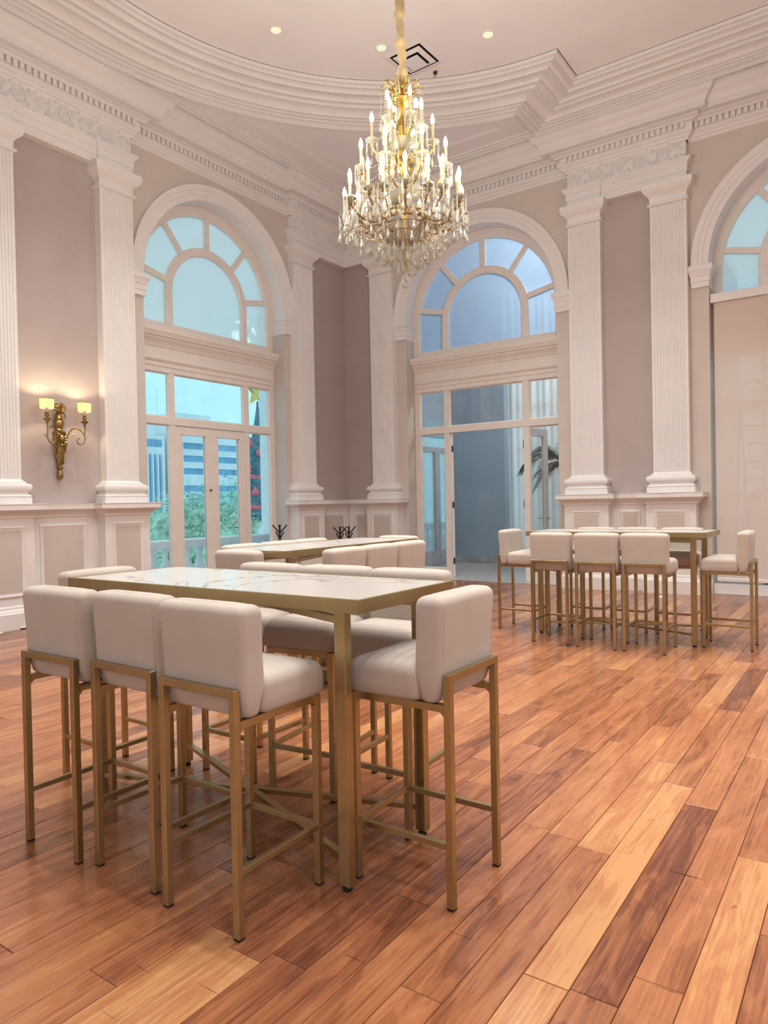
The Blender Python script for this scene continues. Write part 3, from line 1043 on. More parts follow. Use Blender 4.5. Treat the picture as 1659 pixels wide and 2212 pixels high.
def window(name, W, uc, label, glass_low, glass_up, doors):
    root = thing(name, label, 'window', kind='structure')
    j = M['joinery']
    d0, d1 = FD - 0.028, FD + 0.028
    # lunette
    zl = ZC + 0.085
    obj('lunette_frame', MB().arch(W, uc, SPR - 0.02, [(0.935, d0), (0.935, d1 - 0.012), (0.950, d1), (RI + 0.02, d1), (RI + 0.02, d0)], n=48, zb=ZC), j, root, True, 30)
    obj('lunette_inner_arch', MB().arch(W, uc, SPR - 0.02, [(0.507, d0), (0.507, d1 - 0.010), (0.519, d1), (0.588, d1), (0.600, d1 - 0.010), (0.600, d0)], n=40, zb=zl - 0.01), j, root, True, 30)
    obj('lunette_sill', MB().wbox(W, uc - 0.938, uc + 0.938, d0 + 0.002, d1 - 0.003, ZC - 0.01, zl), j, root)
    angs = [12, 51, 90, 129, 168]
    for a in angs:
        c, s = cos(radians(a)), sin(radians(a))
        p0, p1 = (0.590, 0.945)
        w = 0.031
        q = [(c * p0 - s * w, s * p0 + c * w), (c * p1 - s * w, s * p1 + c * w), (c * p1 + s * w, s * p1 - c * w), (c * p0 + s * w, s * p0 - c * w)]
        obj('glazing_bar', MB().plate(W, [(uc + x, SPR - 0.02 + z) for x, z in q], d0 + 0.004, d1 - 0.006), j, root)
    gd0, gd1 = FD - 0.004, FD + 0.001
    for a0, a1 in zip(angs[:-1], angs[1:]):
        obj('pane', MB().plate(W, [(uc + x, SPR - 0.02 + z) for x, z in sector(0.595, 0.940, a0, a1)], gd0, gd1), glass_up, root)
    for s in (-1, 1):
        low = [(0.595, zl - SPR), (0.940, zl - SPR), (0.940, 0.0)] + [(0.940 * cos(radians(6 * k)), 0.940 * sin(radians(6 * k))) for k in (1, 2)] + [(0.595 * cos(radians(12)), 0.595 * sin(radians(12)))]
        obj('pane', MB().plate(W, [(uc + s * x, SPR - 0.02 + z) for x, z in low], gd0, gd1), glass_up, root)
    cen = [(0.512 * cos(pi * k / 24), 0.512 * sin(pi * k / 24)) for k in range(25)] + [(-0.512, zl - SPR), (0.512, zl - SPR)]
    obj('pane', MB().plate(W, [(uc + x, SPR - 0.02 + z) for x, z in cen], gd0, gd1), glass_up, root)
    if doors is None:
        return root
    # header: moulded beam between the doors and the lunette
    HEAD = [(FD - 0.03, ZH), (FD + 0.035, ZH), (FD + 0.035, ZH + 0.055), (FD + 0.045, ZH + 0.060), (FD + 0.045, ZH + 0.100), (FD + 0.060, ZH + 0.115), (FD + 0.066, ZH + 0.125), (FD + 0.066, ZH + 0.142),
            (FD + 0.042, ZH + 0.146), (FD + 0.042, ZH + 0.262), (FD + 0.052, ZH + 0.266), (FD + 0.056, ZH + 0.285), (FD + 0.072, ZH + 0.305), (FD + 0.088, ZH + 0.330), (FD + 0.096, ZH + 0.336),
            (FD + 0.096, ZH + 0.356), (FD + 0.120, ZH + 0.362), (FD + 0.135, ZH + 0.400), (FD + 0.140, ZH + 0.406), (FD + 0.140, ZC - 0.004), (FD + 0.10, ZC + 0.002), (FD - 0.03, ZC + 0.002)]
    obj('header', MB().strip(W, uc - RI + 0.004, uc + RI - 0.004, HEAD), j, root, True, 28)
    # frame
    for s in (-1, 1):
        lo, hi = sorted((uc + s * 0.958, uc + s * (RI + 0.01)))
        obj('jamb', MB().wbox(W, lo, hi, d0, d1, 0, ZH + 0.01), j, root)
        lo, hi = sorted((uc + s * 0.515, uc + s * 0.590))
        obj('mullion', MB().wbox(W, lo, hi, d0, d1, 0, ZH + 0.01), j, root)
        lo, hi = sorted((uc + s * 0.585, uc + s * 0.962))
        obj('bottom_rail', MB().wbox(W, lo, hi, d0 + 0.002, d1 - 0.002, 0.0, 0.125), j, root)
        obj('pane', MB().wbox(W, lo, hi, gd0, gd1, 0.12, ZT0 + 0.005), glass_low, root)
        obj('pane', MB().wbox(W, lo, hi, gd0, gd1, ZT1 - 0.005, ZH + 0.005), glass_low, root)
        for z0, z1 in ((0.12, ZT0), (ZT1, ZH)):
            obj('glazing_bead', MB().quad_frame(W, lo, hi, z0 - 0.002, z1 + 0.002, 0.018, FD, FD + 0.020), j, root)
    obj('transom', MB().wbox(W, uc - 0.957, uc + 0.957, d0 + 0.003, d1 + 0.004, ZT0, ZT1), j, root)
    obj('pane', MB().wbox(W, uc - 0.52, uc + 0.52, gd0, gd1, ZT1 - 0.005, ZH + 0.005), glass_low, root)
    obj('glazing_bead', MB().quad_frame(W, uc - 0.517, uc + 0.517, ZT1 - 0.002, ZH + 0.002, 0.018, FD, FD + 0.020), j, root)
    obj('threshold', MB().wbox(W, uc - RI, uc + RI, -0.36, 0.0, -0.05, 0.004), M['floor_marble'], root)
    return root


def leaf(name, w, label, z1=ZT0 - 0.006, handle_side=1, hinge_side=-1, lever=False):
    """door leaf hinged along its local x = 0 edge, lying along +x, thickness along y"""
    root = thing(name, label, 'door', kind='structure')
    b = MB()
    t, st = 0.020, 0.085
    b.box(0, st, -t, t, 0.01, z1)
    b.box(w - st, w, -t, t, 0.01, z1)
    b.box(st, w - st, -t, t, z1 - 0.080, z1)
    b.box(st, w - st, -t, t, 0.01, 0.16)
    obj('leaf_frame', b, M['joinery'], root)
    obj('pane', MB().box(st - 0.004, w - st + 0.004, -0.002, 0.003, 0.155, z1 - 0.075), M['glass'], root)
    bead_ = MB()
    for y in (-t, t):
        s = 1 if y > 0 else -1
        for x0, x1, za, zb in ((st, st + 0.012, .16, z1 - .08), (w - st - 0.012, w - st, .16, z1 - .08), (st, w - st, .16, .172), (st, w - st, z1 - .092, z1 - .08)):
            bead_.box(x0, x1, min(y, y - s * 0.010), max(y, y - s * 0.010), za, zb)
    obj('glazing_bead', bead_, M['joinery'], root)
    for z in (0.22, 0.95, z1 - 0.20):
        h = MB().tube([(-0.004, 0.024, z - 0.045), (-0.004, 0.024, z + 0.045)], 0.008, 8)
        h.box(-0.004, 0.028, 0.0195, 0.0225, z - 0.04, z + 0.04)
        h.box(-0.004, 0.001, -0.018, 0.0225, z - 0.04, z + 0.04)
        obj('hinge', h, M['iron'], root, True)
    k = MB()
    zz = 0.76
    if lever:
        for s in (-1, 1):
            k.tube([(w - 0.04, s * t, zz), (w - 0.04, s * (t + 0.035), zz)], 0.010, 8)
            k.tube([(w - 0.04, s * (t + 0.034), zz), (w - 0.13, s * (t + 0.034), zz)], 0.007, 8)
        obj('lever_handle', k, M['steel'], root, True)
    else:
        k.lathe([(0.010, 0), (0.011, 0.004), (0.006, 0.010), (0.012, 0.018), (0.010, 0.026)], 10)
        kk = MB()
        kk.add([(w - 0.035, t + z, 1.18 + y) if handle_side > 0 else (w - 0.035, -t - z, 1.18 + y) for x, y, z in [(p[0], p[0], p[2]) for p in k.v]], k.f)
        obj('knob', MB().tube([(w - 0.04, -t, 1.18), (w - 0.04, -t - 0.03, 1.18)], 0.011, 10), M['brass_dark'], root, True)
    return root


win1 = window('window_1', WL, 2.28, 'arched window with french doors onto the trees', M['glass'], M['frost'], 1)
win2 = window('window_2', WR, 2.04, 'arched window with an open doorway to the blue room', M['glass'], M['frost_blue'], 1)
win3 = window('window_3', WR, 5.714, 'arched window above the roller blind', M['glass'], M['frost'], None)
# closed pair of french doors in window 1: leaves hinged on the mullions
X1 = XW + FD
dA = leaf('door_1', 0.5135, 'closed glazed door leaf, farther from the corner, in the window onto the trees')
dA.location = Vector((X1, YW - (2.28 + 0.5135), 0)) * S
dA.rotation_euler = (0, 0, radians(90))
dB = leaf('door_2', 0.5135, 'closed glazed door leaf, nearer the corner, in the window onto the trees')
dB.location = Vector((X1, YW - (2.28 - 0.5135), 0)) * S
dB.rotation_euler = (0, 0, radians(-90))
for o in dB.children:
    if o.name.split('.')[0] == 'hinge':
        o.rotation_euler = (0, 0, 0)
        o.scale = (1, -1, 1)
# open leaves of window 2, swung into the blue room
Y2 = YW - FD
dC = leaf('door_3', 0.5135, 'open glazed door leaf seen edge on with dark hinges', lever=True)
dC.location = Vector((XW + 2.04 - 0.5135, Y2 + 0.03, 0)) * S
dC.rotation_euler = (0, 0, radians(124))
dD = leaf('door_4', 0.5135, 'open glazed door leaf with a lever handle in front of the palm', lever=True)
dD.location = Vector((XW + 2.04 + 0.5135, Y2 + 0.03, 0)) * S
dD.rotation_euler = (0, 0, radians(83))

# window 3 : frame behind the blind, blind, its rails
j = M['joinery']
UB = 5.714
for s in (-1, 1):
    lo, hi = sorted((UB + s * 0.958, UB + s * (RI + 0.01)))
    obj('jamb', MB().wbox(WR, lo, hi, FD - 0.028, FD + 0.028, 0, ZC), j, win3)
    lo, hi = sorted((UB + s * 0.515, UB + s * 0.590))
    obj('mullion', MB().wbox(WR, lo, hi, FD - 0.028, FD + 0.028, 0, ZC), j, win3)
for z0, z1 in ((0, 0.125), (ZT0, ZT1), (ZH, ZC)):
    obj('transom', MB().wbox(WR, UB - 0.965, UB + 0.965, FD - 0.028, FD + 0.028, z0, z1), j, win3)
obj('pane', MB().wbox(WR, UB - 0.96, UB + 0.96, FD - 0.004, FD + 0.001, 0.12, ZH + 0.005), M['glass'], win3)
obj('pelmet', MB().wbox(WR, UB - RI + 0.006, UB + RI - 0.006, -0.19, -0.02, 2.965, 3.050), M['white'], win3)
obj('threshold', MB().wbox(WR, UB - RI, UB + RI, -0.36, 0.0, -0.05, 0.004), M['floor_marble'], win3)
blind = thing('roller_blind', 'beige translucent roller blind drawn down behind the right-hand table', 'blind', WR(UB, -0.055, 0))
obj('blind_fabric', MB().box(-RI + 0.034, RI - 0.034, -0.0015, 0.0015, 0.16, 2.962), M['blind'], blind)
obj('bottom_bar', MB().rbox(-RI + 0.034, RI - 0.034, -0.012, 0.012, 0.125, 0.162, 0.006, 2), M['white'], blind)
obj('step', MB().wbox(WR, UB - RI + 0.002, UB + RI - 0.002, -0.19, -0.03, 0.004, 0.10), M['white'], win3)

# ------------------------------------------------------------------ tables
def make_table(label):
    t = thing('bar_table', label, 'table', group='bar tables')
    hx, hy, h = 0.628, 0.235, 0.762
    rim = MB()
    w = 0.012
    rim.box(-hx, hx, -hy, -hy + w, h - 0.034, h)
    rim.box(-hx, hx, hy - w, hy, h - 0.034, h)
    rim.box(-hx, -hx + w, -hy + w, hy - w, h - 0.034, h)
    rim.box(hx - w, hx, -hy + w, hy - w, h - 0.034, h)
    obj('rim', rim, M['brass'], t)
    obj('marble_top', MB().rbox(-hx + w, hx - w, -hy + w, hy - w, h - 0.026, h - 0.0008, 0.0015, 1), M['marble'], t)
    lx, ly = 0.552 - 0.016, 0.200 - 0.016
    for sx in (-1, 1):
        for sy in (-1, 1):
            lg = obj('leg', MB().rbox(sx * lx - 0.018, sx * lx + 0.018, sy * ly - 0.014, sy * ly + 0.014, 0.014, h - 0.033, 0.0022, 2), M['brass'], t)
            obj('levelling_foot', MB().lathe([(0.012, 0), (0.013, 0.003), (0.012, 0.010), (0.005, 0.011), (0.005, 0.016)], 10, (sx * lx, sy * ly, 0)), M['black'], lg, True)
    for z, w_, h_ in ((0.083, 0.020, 0.014), (0.700, 0.022, 0.018)):
        for s in (-1, 1):
            zz = z + (0.0006 if s > 0 else -0.0006)
            obj('cross_brace', MB().bar((-lx, -s * ly, zz), (lx, s * ly, zz), w_, h_), M['brass'], t)
    return t


tab1 = make_table('long brass and white marble bar table nearest the viewer')
tab1.location = Vector((-1.668, 1.607, 0)) * S
tab2 = dup(tab1, (-2.70, 3.27, 0), radians(90), 'long brass and marble bar table in front of the french doors')
tab3 = dup(tab1, (-1.54, 5.187, 0), 0, 'long brass and marble bar table beside the roller blind')


def cushion(hx, ys, z0, z1, rb, rt, rc, crown):
    lv = []
    for i in range(5):
        a = pi / 2 * i / 4
        lv.append((z0 + rb * (1 - cos(a)), rb * (1 - sin(a))))
    for i in range(1, 8):
        lv.append((z0 + rb + (z1 - rt - z0 - rb) * i / 8, 0))
    for i in range(7):
        a = pi / 2 * i / 6
        lv.append((z1 - rt + rt * sin(a), rt * (1 - cos(a))))
    rg = []

    def ring(z, ins, f=1.0, dz=0.0):
        h = hx(z) - ins
        y0, y1 = ys(z)
        y0, y1 = y0 + ins, y1 - ins
        c = max(0.003, rc - ins * 0.6)
        p = []
        for cx, cy, a0 in ((h - c, y1 - c, 0), (-h + c, y1 - c, 90), (-h + c, y0 + c, 180), (h - c, y0 + c, 270)):
            for k in range(6):
                a = radians(a0 + 90 * k / 5)
                p.append((cx + c * cos(a), cy + c * sin(a)))
        ym = (y0 + y1) / 2
        return [(x * f, ym + (y - ym) * f, z + dz) for x, y in p]
    for z, ins in lv:
        rg.append(ring(z, ins))
    for f, dz in ((0.85, .45), (0.6, .8), (0.3, .97), (0.05, 1.0)):
        rg.append(ring(z1, rt, f, crown * dz))
    return MB().rings(rg)


# ------------------------------------------------------------------ bar stools: local origin under the seat, facing +y
def make_stool(label):
    t = thing('bar_stool', label, 'stool', group='beige velvet bar stools')
    w, d, k = 0.1355, 0.152, 0.0095
    lx, ly = w - k, d - k
    br = M['brass']
    for sx in (-1, 1):
        for sy in (-1, 1):
            top = 0.577 if sy < 0 else 0.502
            lg = obj('leg', MB().rbox(sx * lx - k, sx * lx + k, sy * ly - k, sy * ly + k, 0.005, top, 0.0012, 1), br, t)
            obj('foot_cap', MB().box(sx * lx - k * .95, sx * lx + k * .95, sy * ly - k * .95, sy * ly + k * .95, 0, 0.0055), M['black'], lg)
    obj('back_rail', MB().rbox(-lx + k, lx - k, -ly - k, -ly + k, 0.558, 0.577, 0.0012, 1), br, t)
    sf = MB()
    for sx in (-1, 1):
        sf.box(sx * lx - k, sx * lx + k, -ly + k, ly - k, 0.485, 0.503)
        for y, s in ((-ly + k, 1), (ly - k, -1)):     # welded gusset under each corner
            sf.add([(sx * lx - k * .8, y, 0.485), (sx * lx + k * .8, y, 0.485), (sx * lx + k * .8, y + s * .012, 0.485), (sx * lx - k * .8, y + s * .012, 0.485),
                    (sx * lx - k * .8, y, 0.473), (sx * lx + k * .8, y, 0.473)], [(0, 1, 2, 3), (0, 4, 5, 1), (4, 3, 2, 5), (0, 3, 4), (1, 5, 2)])
    sf.box(-lx + k, lx - k, ly - k, ly + k, 0.485, 0.503)
    obj('seat_frame', sf, br, t)
    obj('footrest', MB().rbox(-lx + k, lx - k, ly - k * .8, ly + k * .8, 0.147, 0.162, 0.001, 1), br, t)
    for sx in (-1, 1):
        obj('stretcher', MB().rbox(sx * lx - k * .8, sx * lx + k * .8, -ly + k, ly - k, 0.147, 0.162, 0.001, 1), br, t)
    # seat: a thick pad with a rolled front and a domed top; back: an upright pad between the rear legs
    seat = cushion(lambda z: 0.1445 + 0.005 * min(1, (z - .503) / .03), lambda z: (-0.068, 0.163 - 0.020 * max(0, (z - .545) / .055) ** 2), 0.503, 0.598, 0.012, 0.030, 0.024, 0.010)
    obj('seat', seat, M['velvet'], t, True, 60)
    back = cushion(lambda z: 0.1465 + 0.0045 * max(0, (z - .66) / .1) - 0.004 * max(0, 1 - (z - .503) / .06), lambda z: (-0.1325 - 0.010 * max(0, (z - .60) / .166) + 0.016 * max(0, 1 - (z - .503) / .05), -0.054 - 0.008 * max(0, (z - .6) / .166) - 0.018 * max(0, 1 - (z - .503) / .07)),
                   0.504, 0.767, 0.010, 0.024, 0.020, 0.004)
    bo = obj('backrest', back, M['velvet'], t, True, 60)
    for sx in (-1, 1):
        obj('piping', MB().tube([(sx * (0.1315 + 0.0045 * max(0, (zz - .66) / .1)), -0.1318 - 0.010 * max(0, (zz - .60) / .166), zz) for zz in [0.565 + 0.022 * i for i in range(9)]], 0.0014, 5), M['velvet'], bo, True)
    return t


R90 = radians(90)
stool = make_stool('beige velvet bar stool, leftmost of three backs along the near side of the closest table')
stool.location = Vector((-1.983, 1.262, 0)) * S
stool.rotation_euler = (0, 0, radians(0.5))
T = 'the nearest table'
for x, y, r, lb in [
    (-1.666, 1.287, -1.0, 'beige velvet bar stool, middle of three backs along the near side of the closest table'),
    (-1.339, 1.264, 0, 'beige velvet bar stool, rightmost of three backs along the near side of the closest table'),
    (-1.006, 1.617, 90.5, 'beige velvet bar stool at the right end of the closest table'),
    (-2.348, 1.590, -90, 'beige velvet bar stool at the left end of the closest table, mostly hidden'),
    (-1.974, 1.937, 180, 'beige velvet bar stool facing the viewer, leftmost behind the closest table'),
    (-1.646, 1.952, 187, 'beige velvet bar stool facing the viewer, middle one behind the closest table'),
    (-1.328, 1.957, 183, 'beige velvet bar stool facing the viewer, rightmost behind the closest table'),
    (-1.873, 4.812, -0.5, 'velvet bar stool, left of three with backs to the viewer beside the blind'),
    (-1.548, 4.792, 0, 'velvet bar stool, middle of three with backs to the viewer beside the blind'),
    (-1.238, 4.803, 0, 'velvet bar stool, right of three with backs to the viewer beside the blind'),
    (-2.289, 5.160, -90, 'velvet bar stool standing alone in front of the open doorway'),
    (-0.811, 5.157, 91, 'velvet bar stool in side view against the roller blind'),
    (-1.850, 5.512, 180, 'velvet bar stool behind the table by the blind, nearest the doorway'),
    (-1.537, 5.512, 180, 'velvet bar stool behind the table by the blind, middle one'),
    (-1.204, 5.512, 181, 'velvet bar stool on the wall side of the table by the blind, nearest the blind'),
    (-2.385, 2.905, 90, 'velvet bar stool, nearest of three backs on the right of the french door table'),
    (-2.385, 3.208, 90, 'velvet bar stool, middle of three backs on the right of the french door table'),
    (-2.385, 3.511, 90, 'velvet bar stool, farthest of three backs on the right of the french door table'),
    (-2.712, 2.665, 0, 'velvet bar stool, back to the viewer, at the near end of the french door table'),
    (-3.010, 2.975, -90, 'velvet bar stool on the window side of the french door table, nearest the viewer'),
    (-3.010, 3.280, -90, 'velvet bar stool on the window side of the french door table, middle one'),
    (-3.010, 3.585, -90, 'velvet bar stool on the window side of the french door table, nearest the corner'),
    (-2.725, 3.965, 180, 'velvet bar stool at the far end of the french door table'),
]:
    dup(stool, (x, y, 0), radians(r), lb)

# ------------------------------------------------------------------ chandelier
CX, CY = -2.335, 3.615
ch = thing('chandelier', 'tall tiered crystal chandelier with lit candle bulbs', 'chandelier', (CX, CY, 0))
# gathered satin sleeve over the chain
sl = MB()
rings = []
for i in range(90):
    z = 3.50 + (CZ - 3.50) * i / 89
    rr_ = 0.027 + 0.006 * sin(i * 0.55) + 0.004 * sin(i * 1.31 + 1)
    if i < 5:
        rr_ *= 0.75 + 0.05 * i
    ox, oy = 0.010 * sin(i * 0.16), 0.010 * cos(i * 0.21)
    rings.append([(ox + rr_ * (1 + 0.16 * sin(3 * a + i * 0.7)) * cos(a), oy + rr_ * (1 + 0.16 * sin(3 * a + i * 0.7)) * sin(a), z + 0.006 * sin(2 * a + i)) for a in [2 * pi * k / 14 for k in range(14)]])
sl.rings(rings)
obj('chain_sleeve', sl, M['satin'], ch, True, 80)
# central stem: glass balusters on a brass rod
obj('stem', MB().lathe([(0.004, 2.42), (0.004, 2.55), (0.05, 2.575), (0.020, 2.60), (0.014, 2.70), (0.03, 2.76), (0.045, 2.82), (0.030, 2.90), (0.014, 2.96), (0.034, 3.02), (0.04, 3.06), (0.02, 3.12),
                        (0.012, 3.18), (0.030, 3.24), (0.024, 3.30), (0.012, 3.36), (0.012, 3.50)], 14), M['gilt'], ch, True, 50)
glassb = MB()
glassb.lathe([(0.012, 2.845), (0.060, 2.860), (0.098, 2.895), (0.112, 2.945), (0.108, 2.947), (0.090, 2.905), (0.05, 2.872), (0.010, 2.860)], 24, (0, 0, -0.06), 0, 0.04, 12)
obj('glass_bowl', glassb, M['crystal'], ch, True, 50)
glassb = MB()
glassb.lathe([(0.012, 3.125), (0.045, 3.14), (0.07, 3.18), (0.066, 3.182), (0.040, 3.15), (0.010, 3.14)], 20, (0, 0, 0), 0, 0.04, 10)
obj('glass_bowl', glassb, M['crystal'], ch, True, 50)
dish = MB()
dish.lathe([(0.008, 2.555), (0.060, 2.562), (0.104, 2.592), (0.132, 2.655), (0.127, 2.657), (0.098, 2.602), (0.055, 2.574), (0.008, 2.566)], 48, (0, 0, 0), 0, 0.07, 16)
obj('crystal_dish', dish, M['crystal'], ch, True, 50)
# crown of scrolled leaves at the top
cr_ = MB()
for k in range(10):
    a = 2 * pi * k / 10
    pts = []
    for i in range(12):
        t = i / 11
        r_ = 0.02 + 0.095 * t if t < 0.8 else 0.096 + 0.02 * (t - .8) / .2
        z = 3.42 + 0.09 * sin(t * pi * 0.75) + (0.03 if t > .6 else 0) * (t - .6)
        pts.append((r_ * cos(a), r_ * sin(a), z))
    cr_.tube(pts, [0.006 - 0.003 * i / 11 for i in range(12)], 5)
    cr_.tube([((0.112 + 0.014 * cos(b_)) * cos(a), (0.112 + 0.014 * cos(b_)) * sin(a), 3.492 + 0.014 * sin(b_)) for b_ in [radians(-90 + 290 * i / 9) for i in range(10)]], 0.0028, 5)
    for zz, r0 in ((3.50, 0.05), (3.47, 0.075)):
        cr_.lathe([(0.001, -0.014), (0.009, -0.004), (0.006, 0.008), (0.001, 0.016)], 6, (r0 * cos(a + .3), r0 * sin(a + .3), zz))
cr_.lathe([(0.02, 3.40), (0.055, 3.405), (0.060, 3.42), (0.05, 3.435), (0.02, 3.44)], 16)
obj('crown', cr_, M['gilt'], ch, True, 50)
# pierced brass hoop of the lower ring
hp = MB()
for z, r_ in ((2.735, 0.128), (2.690, 0.138)):
    hp.tube([(r_ * cos(2 * pi * k / 40), r_ * sin(2 * pi * k / 40), z) for k in range(40)], 0.007, 6, closed=True)
for k in range(30):
    a = 2 * pi * k / 30
    hp.tube([(0.130 * cos(a), 0.130 * sin(a), 2.737), (0.142 * cos(a + .08), 0.142 * sin(a + .08), 2.713), (0.136 * cos(a + .2), 0.136 * sin(a + .2), 2.692)], 0.0045, 5)
obj('hoop', hp, M['brass_dark'], ch, True, 50)


def arm_protos():
    can = MB().lathe([(0.0085, 0.0), (0.0096, 0.004), (0.0088, 0.006), (0.0088, 0.098), (0.0075, 0.102)], 10).mesh('candle', M['wax'], True, 50)
    blb = MB().lathe([(0.0075, 0.098), (0.0100, 0.108), (0.0125, 0.120), (0.0122, 0.132), (0.0090, 0.146), (0.0045, 0.158), (0.0008, 0.166)], 10).mesh('bulb', M['bulb'], True, 60)
    pan = MB().lathe([(0.006, -0.030), (0.012, -0.024), (0.030, -0.016), (0.040, -0.004), (0.038, -0.002), (0.028, -0.012), (0.010, -0.010), (0.013, 0.0), (0.006, 0.004)], 18, (0, 0, 0), 0, 0.07, 9).mesh('drip_pan', M['crystal'], True, 60)
    cup = MB().lathe([(0.004, -0.052), (0.012, -0.044), (0.014, -0.036), (0.007, -0.028)], 10).mesh('socket', M['brass_dark'], True, 50)
    return can, blb, pan, cup


CAN, BLB, PAN, CUP = arm_protos()
DROP = MB().lathe([(0.0008, 0.0), (0.0035, -0.006), (0.006, -0.018), (0.0105, -0.034), (0.0125, -0.044), (0.0105, -0.055), (0.005, -0.062), (0.0008, -0.064)], 8).mesh('crystal_drop', M['crystal'])
PRISM = MB().lathe([(0.0008, 0.0), (0.0042, -0.006), (0.0048, -0.020), (0.0040, -0.070), (0.0048, -0.078), (0.0008, -0.098)], 6).mesh('crystal_prism', M['crystal'])
PLATE = MB().add([(x, y, z) for x, y, z in [(0, 0, 0), (0.016, 0, -0.030), (0.011, 0, -0.052), (0, 0, -0.068), (-0.011, 0, -0.052), (-0.016, 0, -0.030), (0, 0.007, -0.036), (0, -0.007, -0.036)]],
                 [(0, 1, 6), (1, 2, 6), (2, 3, 6), (3, 4, 6), (4, 5, 6), (5, 0, 6), (1, 0, 7), (2, 1, 7), (3, 2, 7), (4, 3, 7), (5, 4, 7), (0, 5, 7)]).mesh('crystal_leaf', M['crystal'])
beads = MB()


def bead_ball(p, r):
    beads.lathe([(0.0004, -r), (r * 0.8, -r * .55), (r, 0), (r * .8, r * .55), (0.0004, r)], 6, p)


def bead_line(a, b_, n, sag=0.0, r=0.0045):
    a, b_ = Vector(a), Vector(b_)
    for i in range(n + 1):
        t = i / n
        p = a.lerp(b_, t)
        p.z -= sag * 4 * t * (1 - t)
        bead_ball(tuple(p), r * (1.25 if i % 4 == 0 else 1))


def put(mesh, name, x, y, z, rz=0.0, par=None):
    return link(name, mesh, par or ch, (x, y, z), rz)


tiers = [  # radius, count, height of the candle foot, phase, height and radius where the arm starts
    (0.365, 18, 2.772, 5, 2.70, 0.13),
    (0.270, 8, 2.985, 12, 2.90, 0.03),
    (0.185, 6, 3.185, 40, 3.08, 0.03),
    (0.125, 4, 3.085, 5, 3.03, 0.03),
    (0.098, 4, 3.300, 62, 3.22, 0.02),
]
for ti, (r_, n, z, ph, zs_, rs) in enumerate(tiers):
    for k in range(n):
        a = radians(ph) + 2 * pi * k / n
        zz = z + (0.028 if (k % 2 and ti == 0) else 0)
        ra = r_ - (0.04 if (k % 2 and ti == 0) else 0)
        c, s = cos(a), sin(a)
        pts = []
        for i in range(13):
            t = i / 12
            rr_ = rs + (ra - rs) * t
            pts.append((rr_ * c, rr_ * s, zs_ + (zz - 0.045 - zs_) * t * t - (0.055 if ti == 0 else 0.045) * sin(pi * t) * (1 if t < 1 else 0)))
        arm = obj('arm', MB().tube(pts, 0.0055, 6), M['brass_dark'] if ti == 0 else M['gilt'], ch, True, 50)
        for me, nm in ((CUP, 'socket'), (PAN, 'drip_pan'), (CAN, 'candle'), (BLB, 'bulb')):
            put(me, nm, ra * c, ra * s, zz, 0, arm)
        # drops round each pan
        for q in range(6):
            b2 = a + 2 * pi * (q + 0.5) / 6
            x, y = ra * c + 0.036 * cos(b2), ra * s + 0.036 * sin(b2)
            if (q + k) % 2 == 0:
                put(PRISM, 'crystal_prism', x, y, zz - 0.010, rnd.random() * 3)
                if ti == 0:
                    put(DROP, 'crystal_drop', x, y, zz - 0.118, rnd.random())
            else:
                bead_line((x, y, zz - 0.010), (x, y, zz - 0.075), 7, 0, 0.0036)
                put(PLATE, 'crystal_leaf', x, y, zz - 0.080, rnd.random() * 3)
        # swag of beads up to the tier above
        bead_line((ra * c, ra * s, zz - 0.01), (0.03 * c, 0.03 * s, zz + 0.17), 16, 0.045, 0.0038)
# strings from the crown
for k in range(10):
    a = 2 * pi * k / 10
    c, s = cos(a), sin(a)
    bead_line((0.124 * c, 0.124 * s, 3.49), (0.130 * c, 0.130 * s, 3.30), 11, 0, 0.0036)
    put(PLATE if k % 2 else DROP, 'crystal_leaf' if k % 2 else 'crystal_drop', 0.130 * c, 0.130 * s, 3.295, a)
    bead_line((0.07 * c, 0.07 * s, 3.43), (0.075 * c, 0.075 * s, 3.34), 6, 0, 0.004)
    put(PLATE, 'crystal_leaf', 0.075 * c, 0.075 * s, 3.335, a + 1)
# curtain of drops below the hoop, rising to the rim
for r_, n, z in ((0.045, 7, 2.44), (0.085, 11, 2.475), (0.128, 15, 2.50), (0.170, 17, 2.535), (0.215, 18, 2.565), (0.258, 18, 2.61), (0.300, 18, 2.655)):
    for k in range(n):
        a = 2 * pi * (k + 0.3 * rnd.random()) / n + r_ * 9
        c, s = cos(a), sin(a)
        zz = z + rnd.uniform(-0.022, 0.022)
        top = 2.60 + 0.30 * max(0, r_ - 0.1) + 0.04
        bead_line((r_ * c, r_ * s, top), (r_ * c, r_ * s, zz), max(4, int((top - zz) / 0.0115)), 0, 0.0040)
        put(DROP, 'crystal_drop', r_ * c, r_ * s, zz, a)
tag(obj('bead_strings', beads, M['crystal'], ch, True, 60), kind='stuff')
hub = MB()
for r_, z in ((0.06, 2.60), (0.13, 2.605), (0.20, 2.63), (0.285, 2.66)):
    hub.tube([(r_ * cos(2 * pi * k / 36), r_ * sin(2 * pi * k / 36), z) for k in range(36)], 0.0032, 5, closed=True)
for k in range(10):
    a = 2 * pi * k / 10 + .2
    hub.tube([(0.01 * cos(a), 0.01 * sin(a), 2.585), (0.14 * cos(a), 0.14 * sin(a), 2.612), (0.29 * cos(a), 0.29 * sin(a), 2.662)], 0.0035, 5)
obj('drop_ring', hub, M['brass_dark'], ch, True, 50)
obj('finial_ball', MB().lathe([(0.001, 2.292), (0.012, 2.296), (0.020, 2.308), (0.0215, 2.318), (0.018, 2.330), (0.006, 2.338), (0.004, 2.352), (0.004, 2.42)], 12), M['crystal'], ch, True, 50)
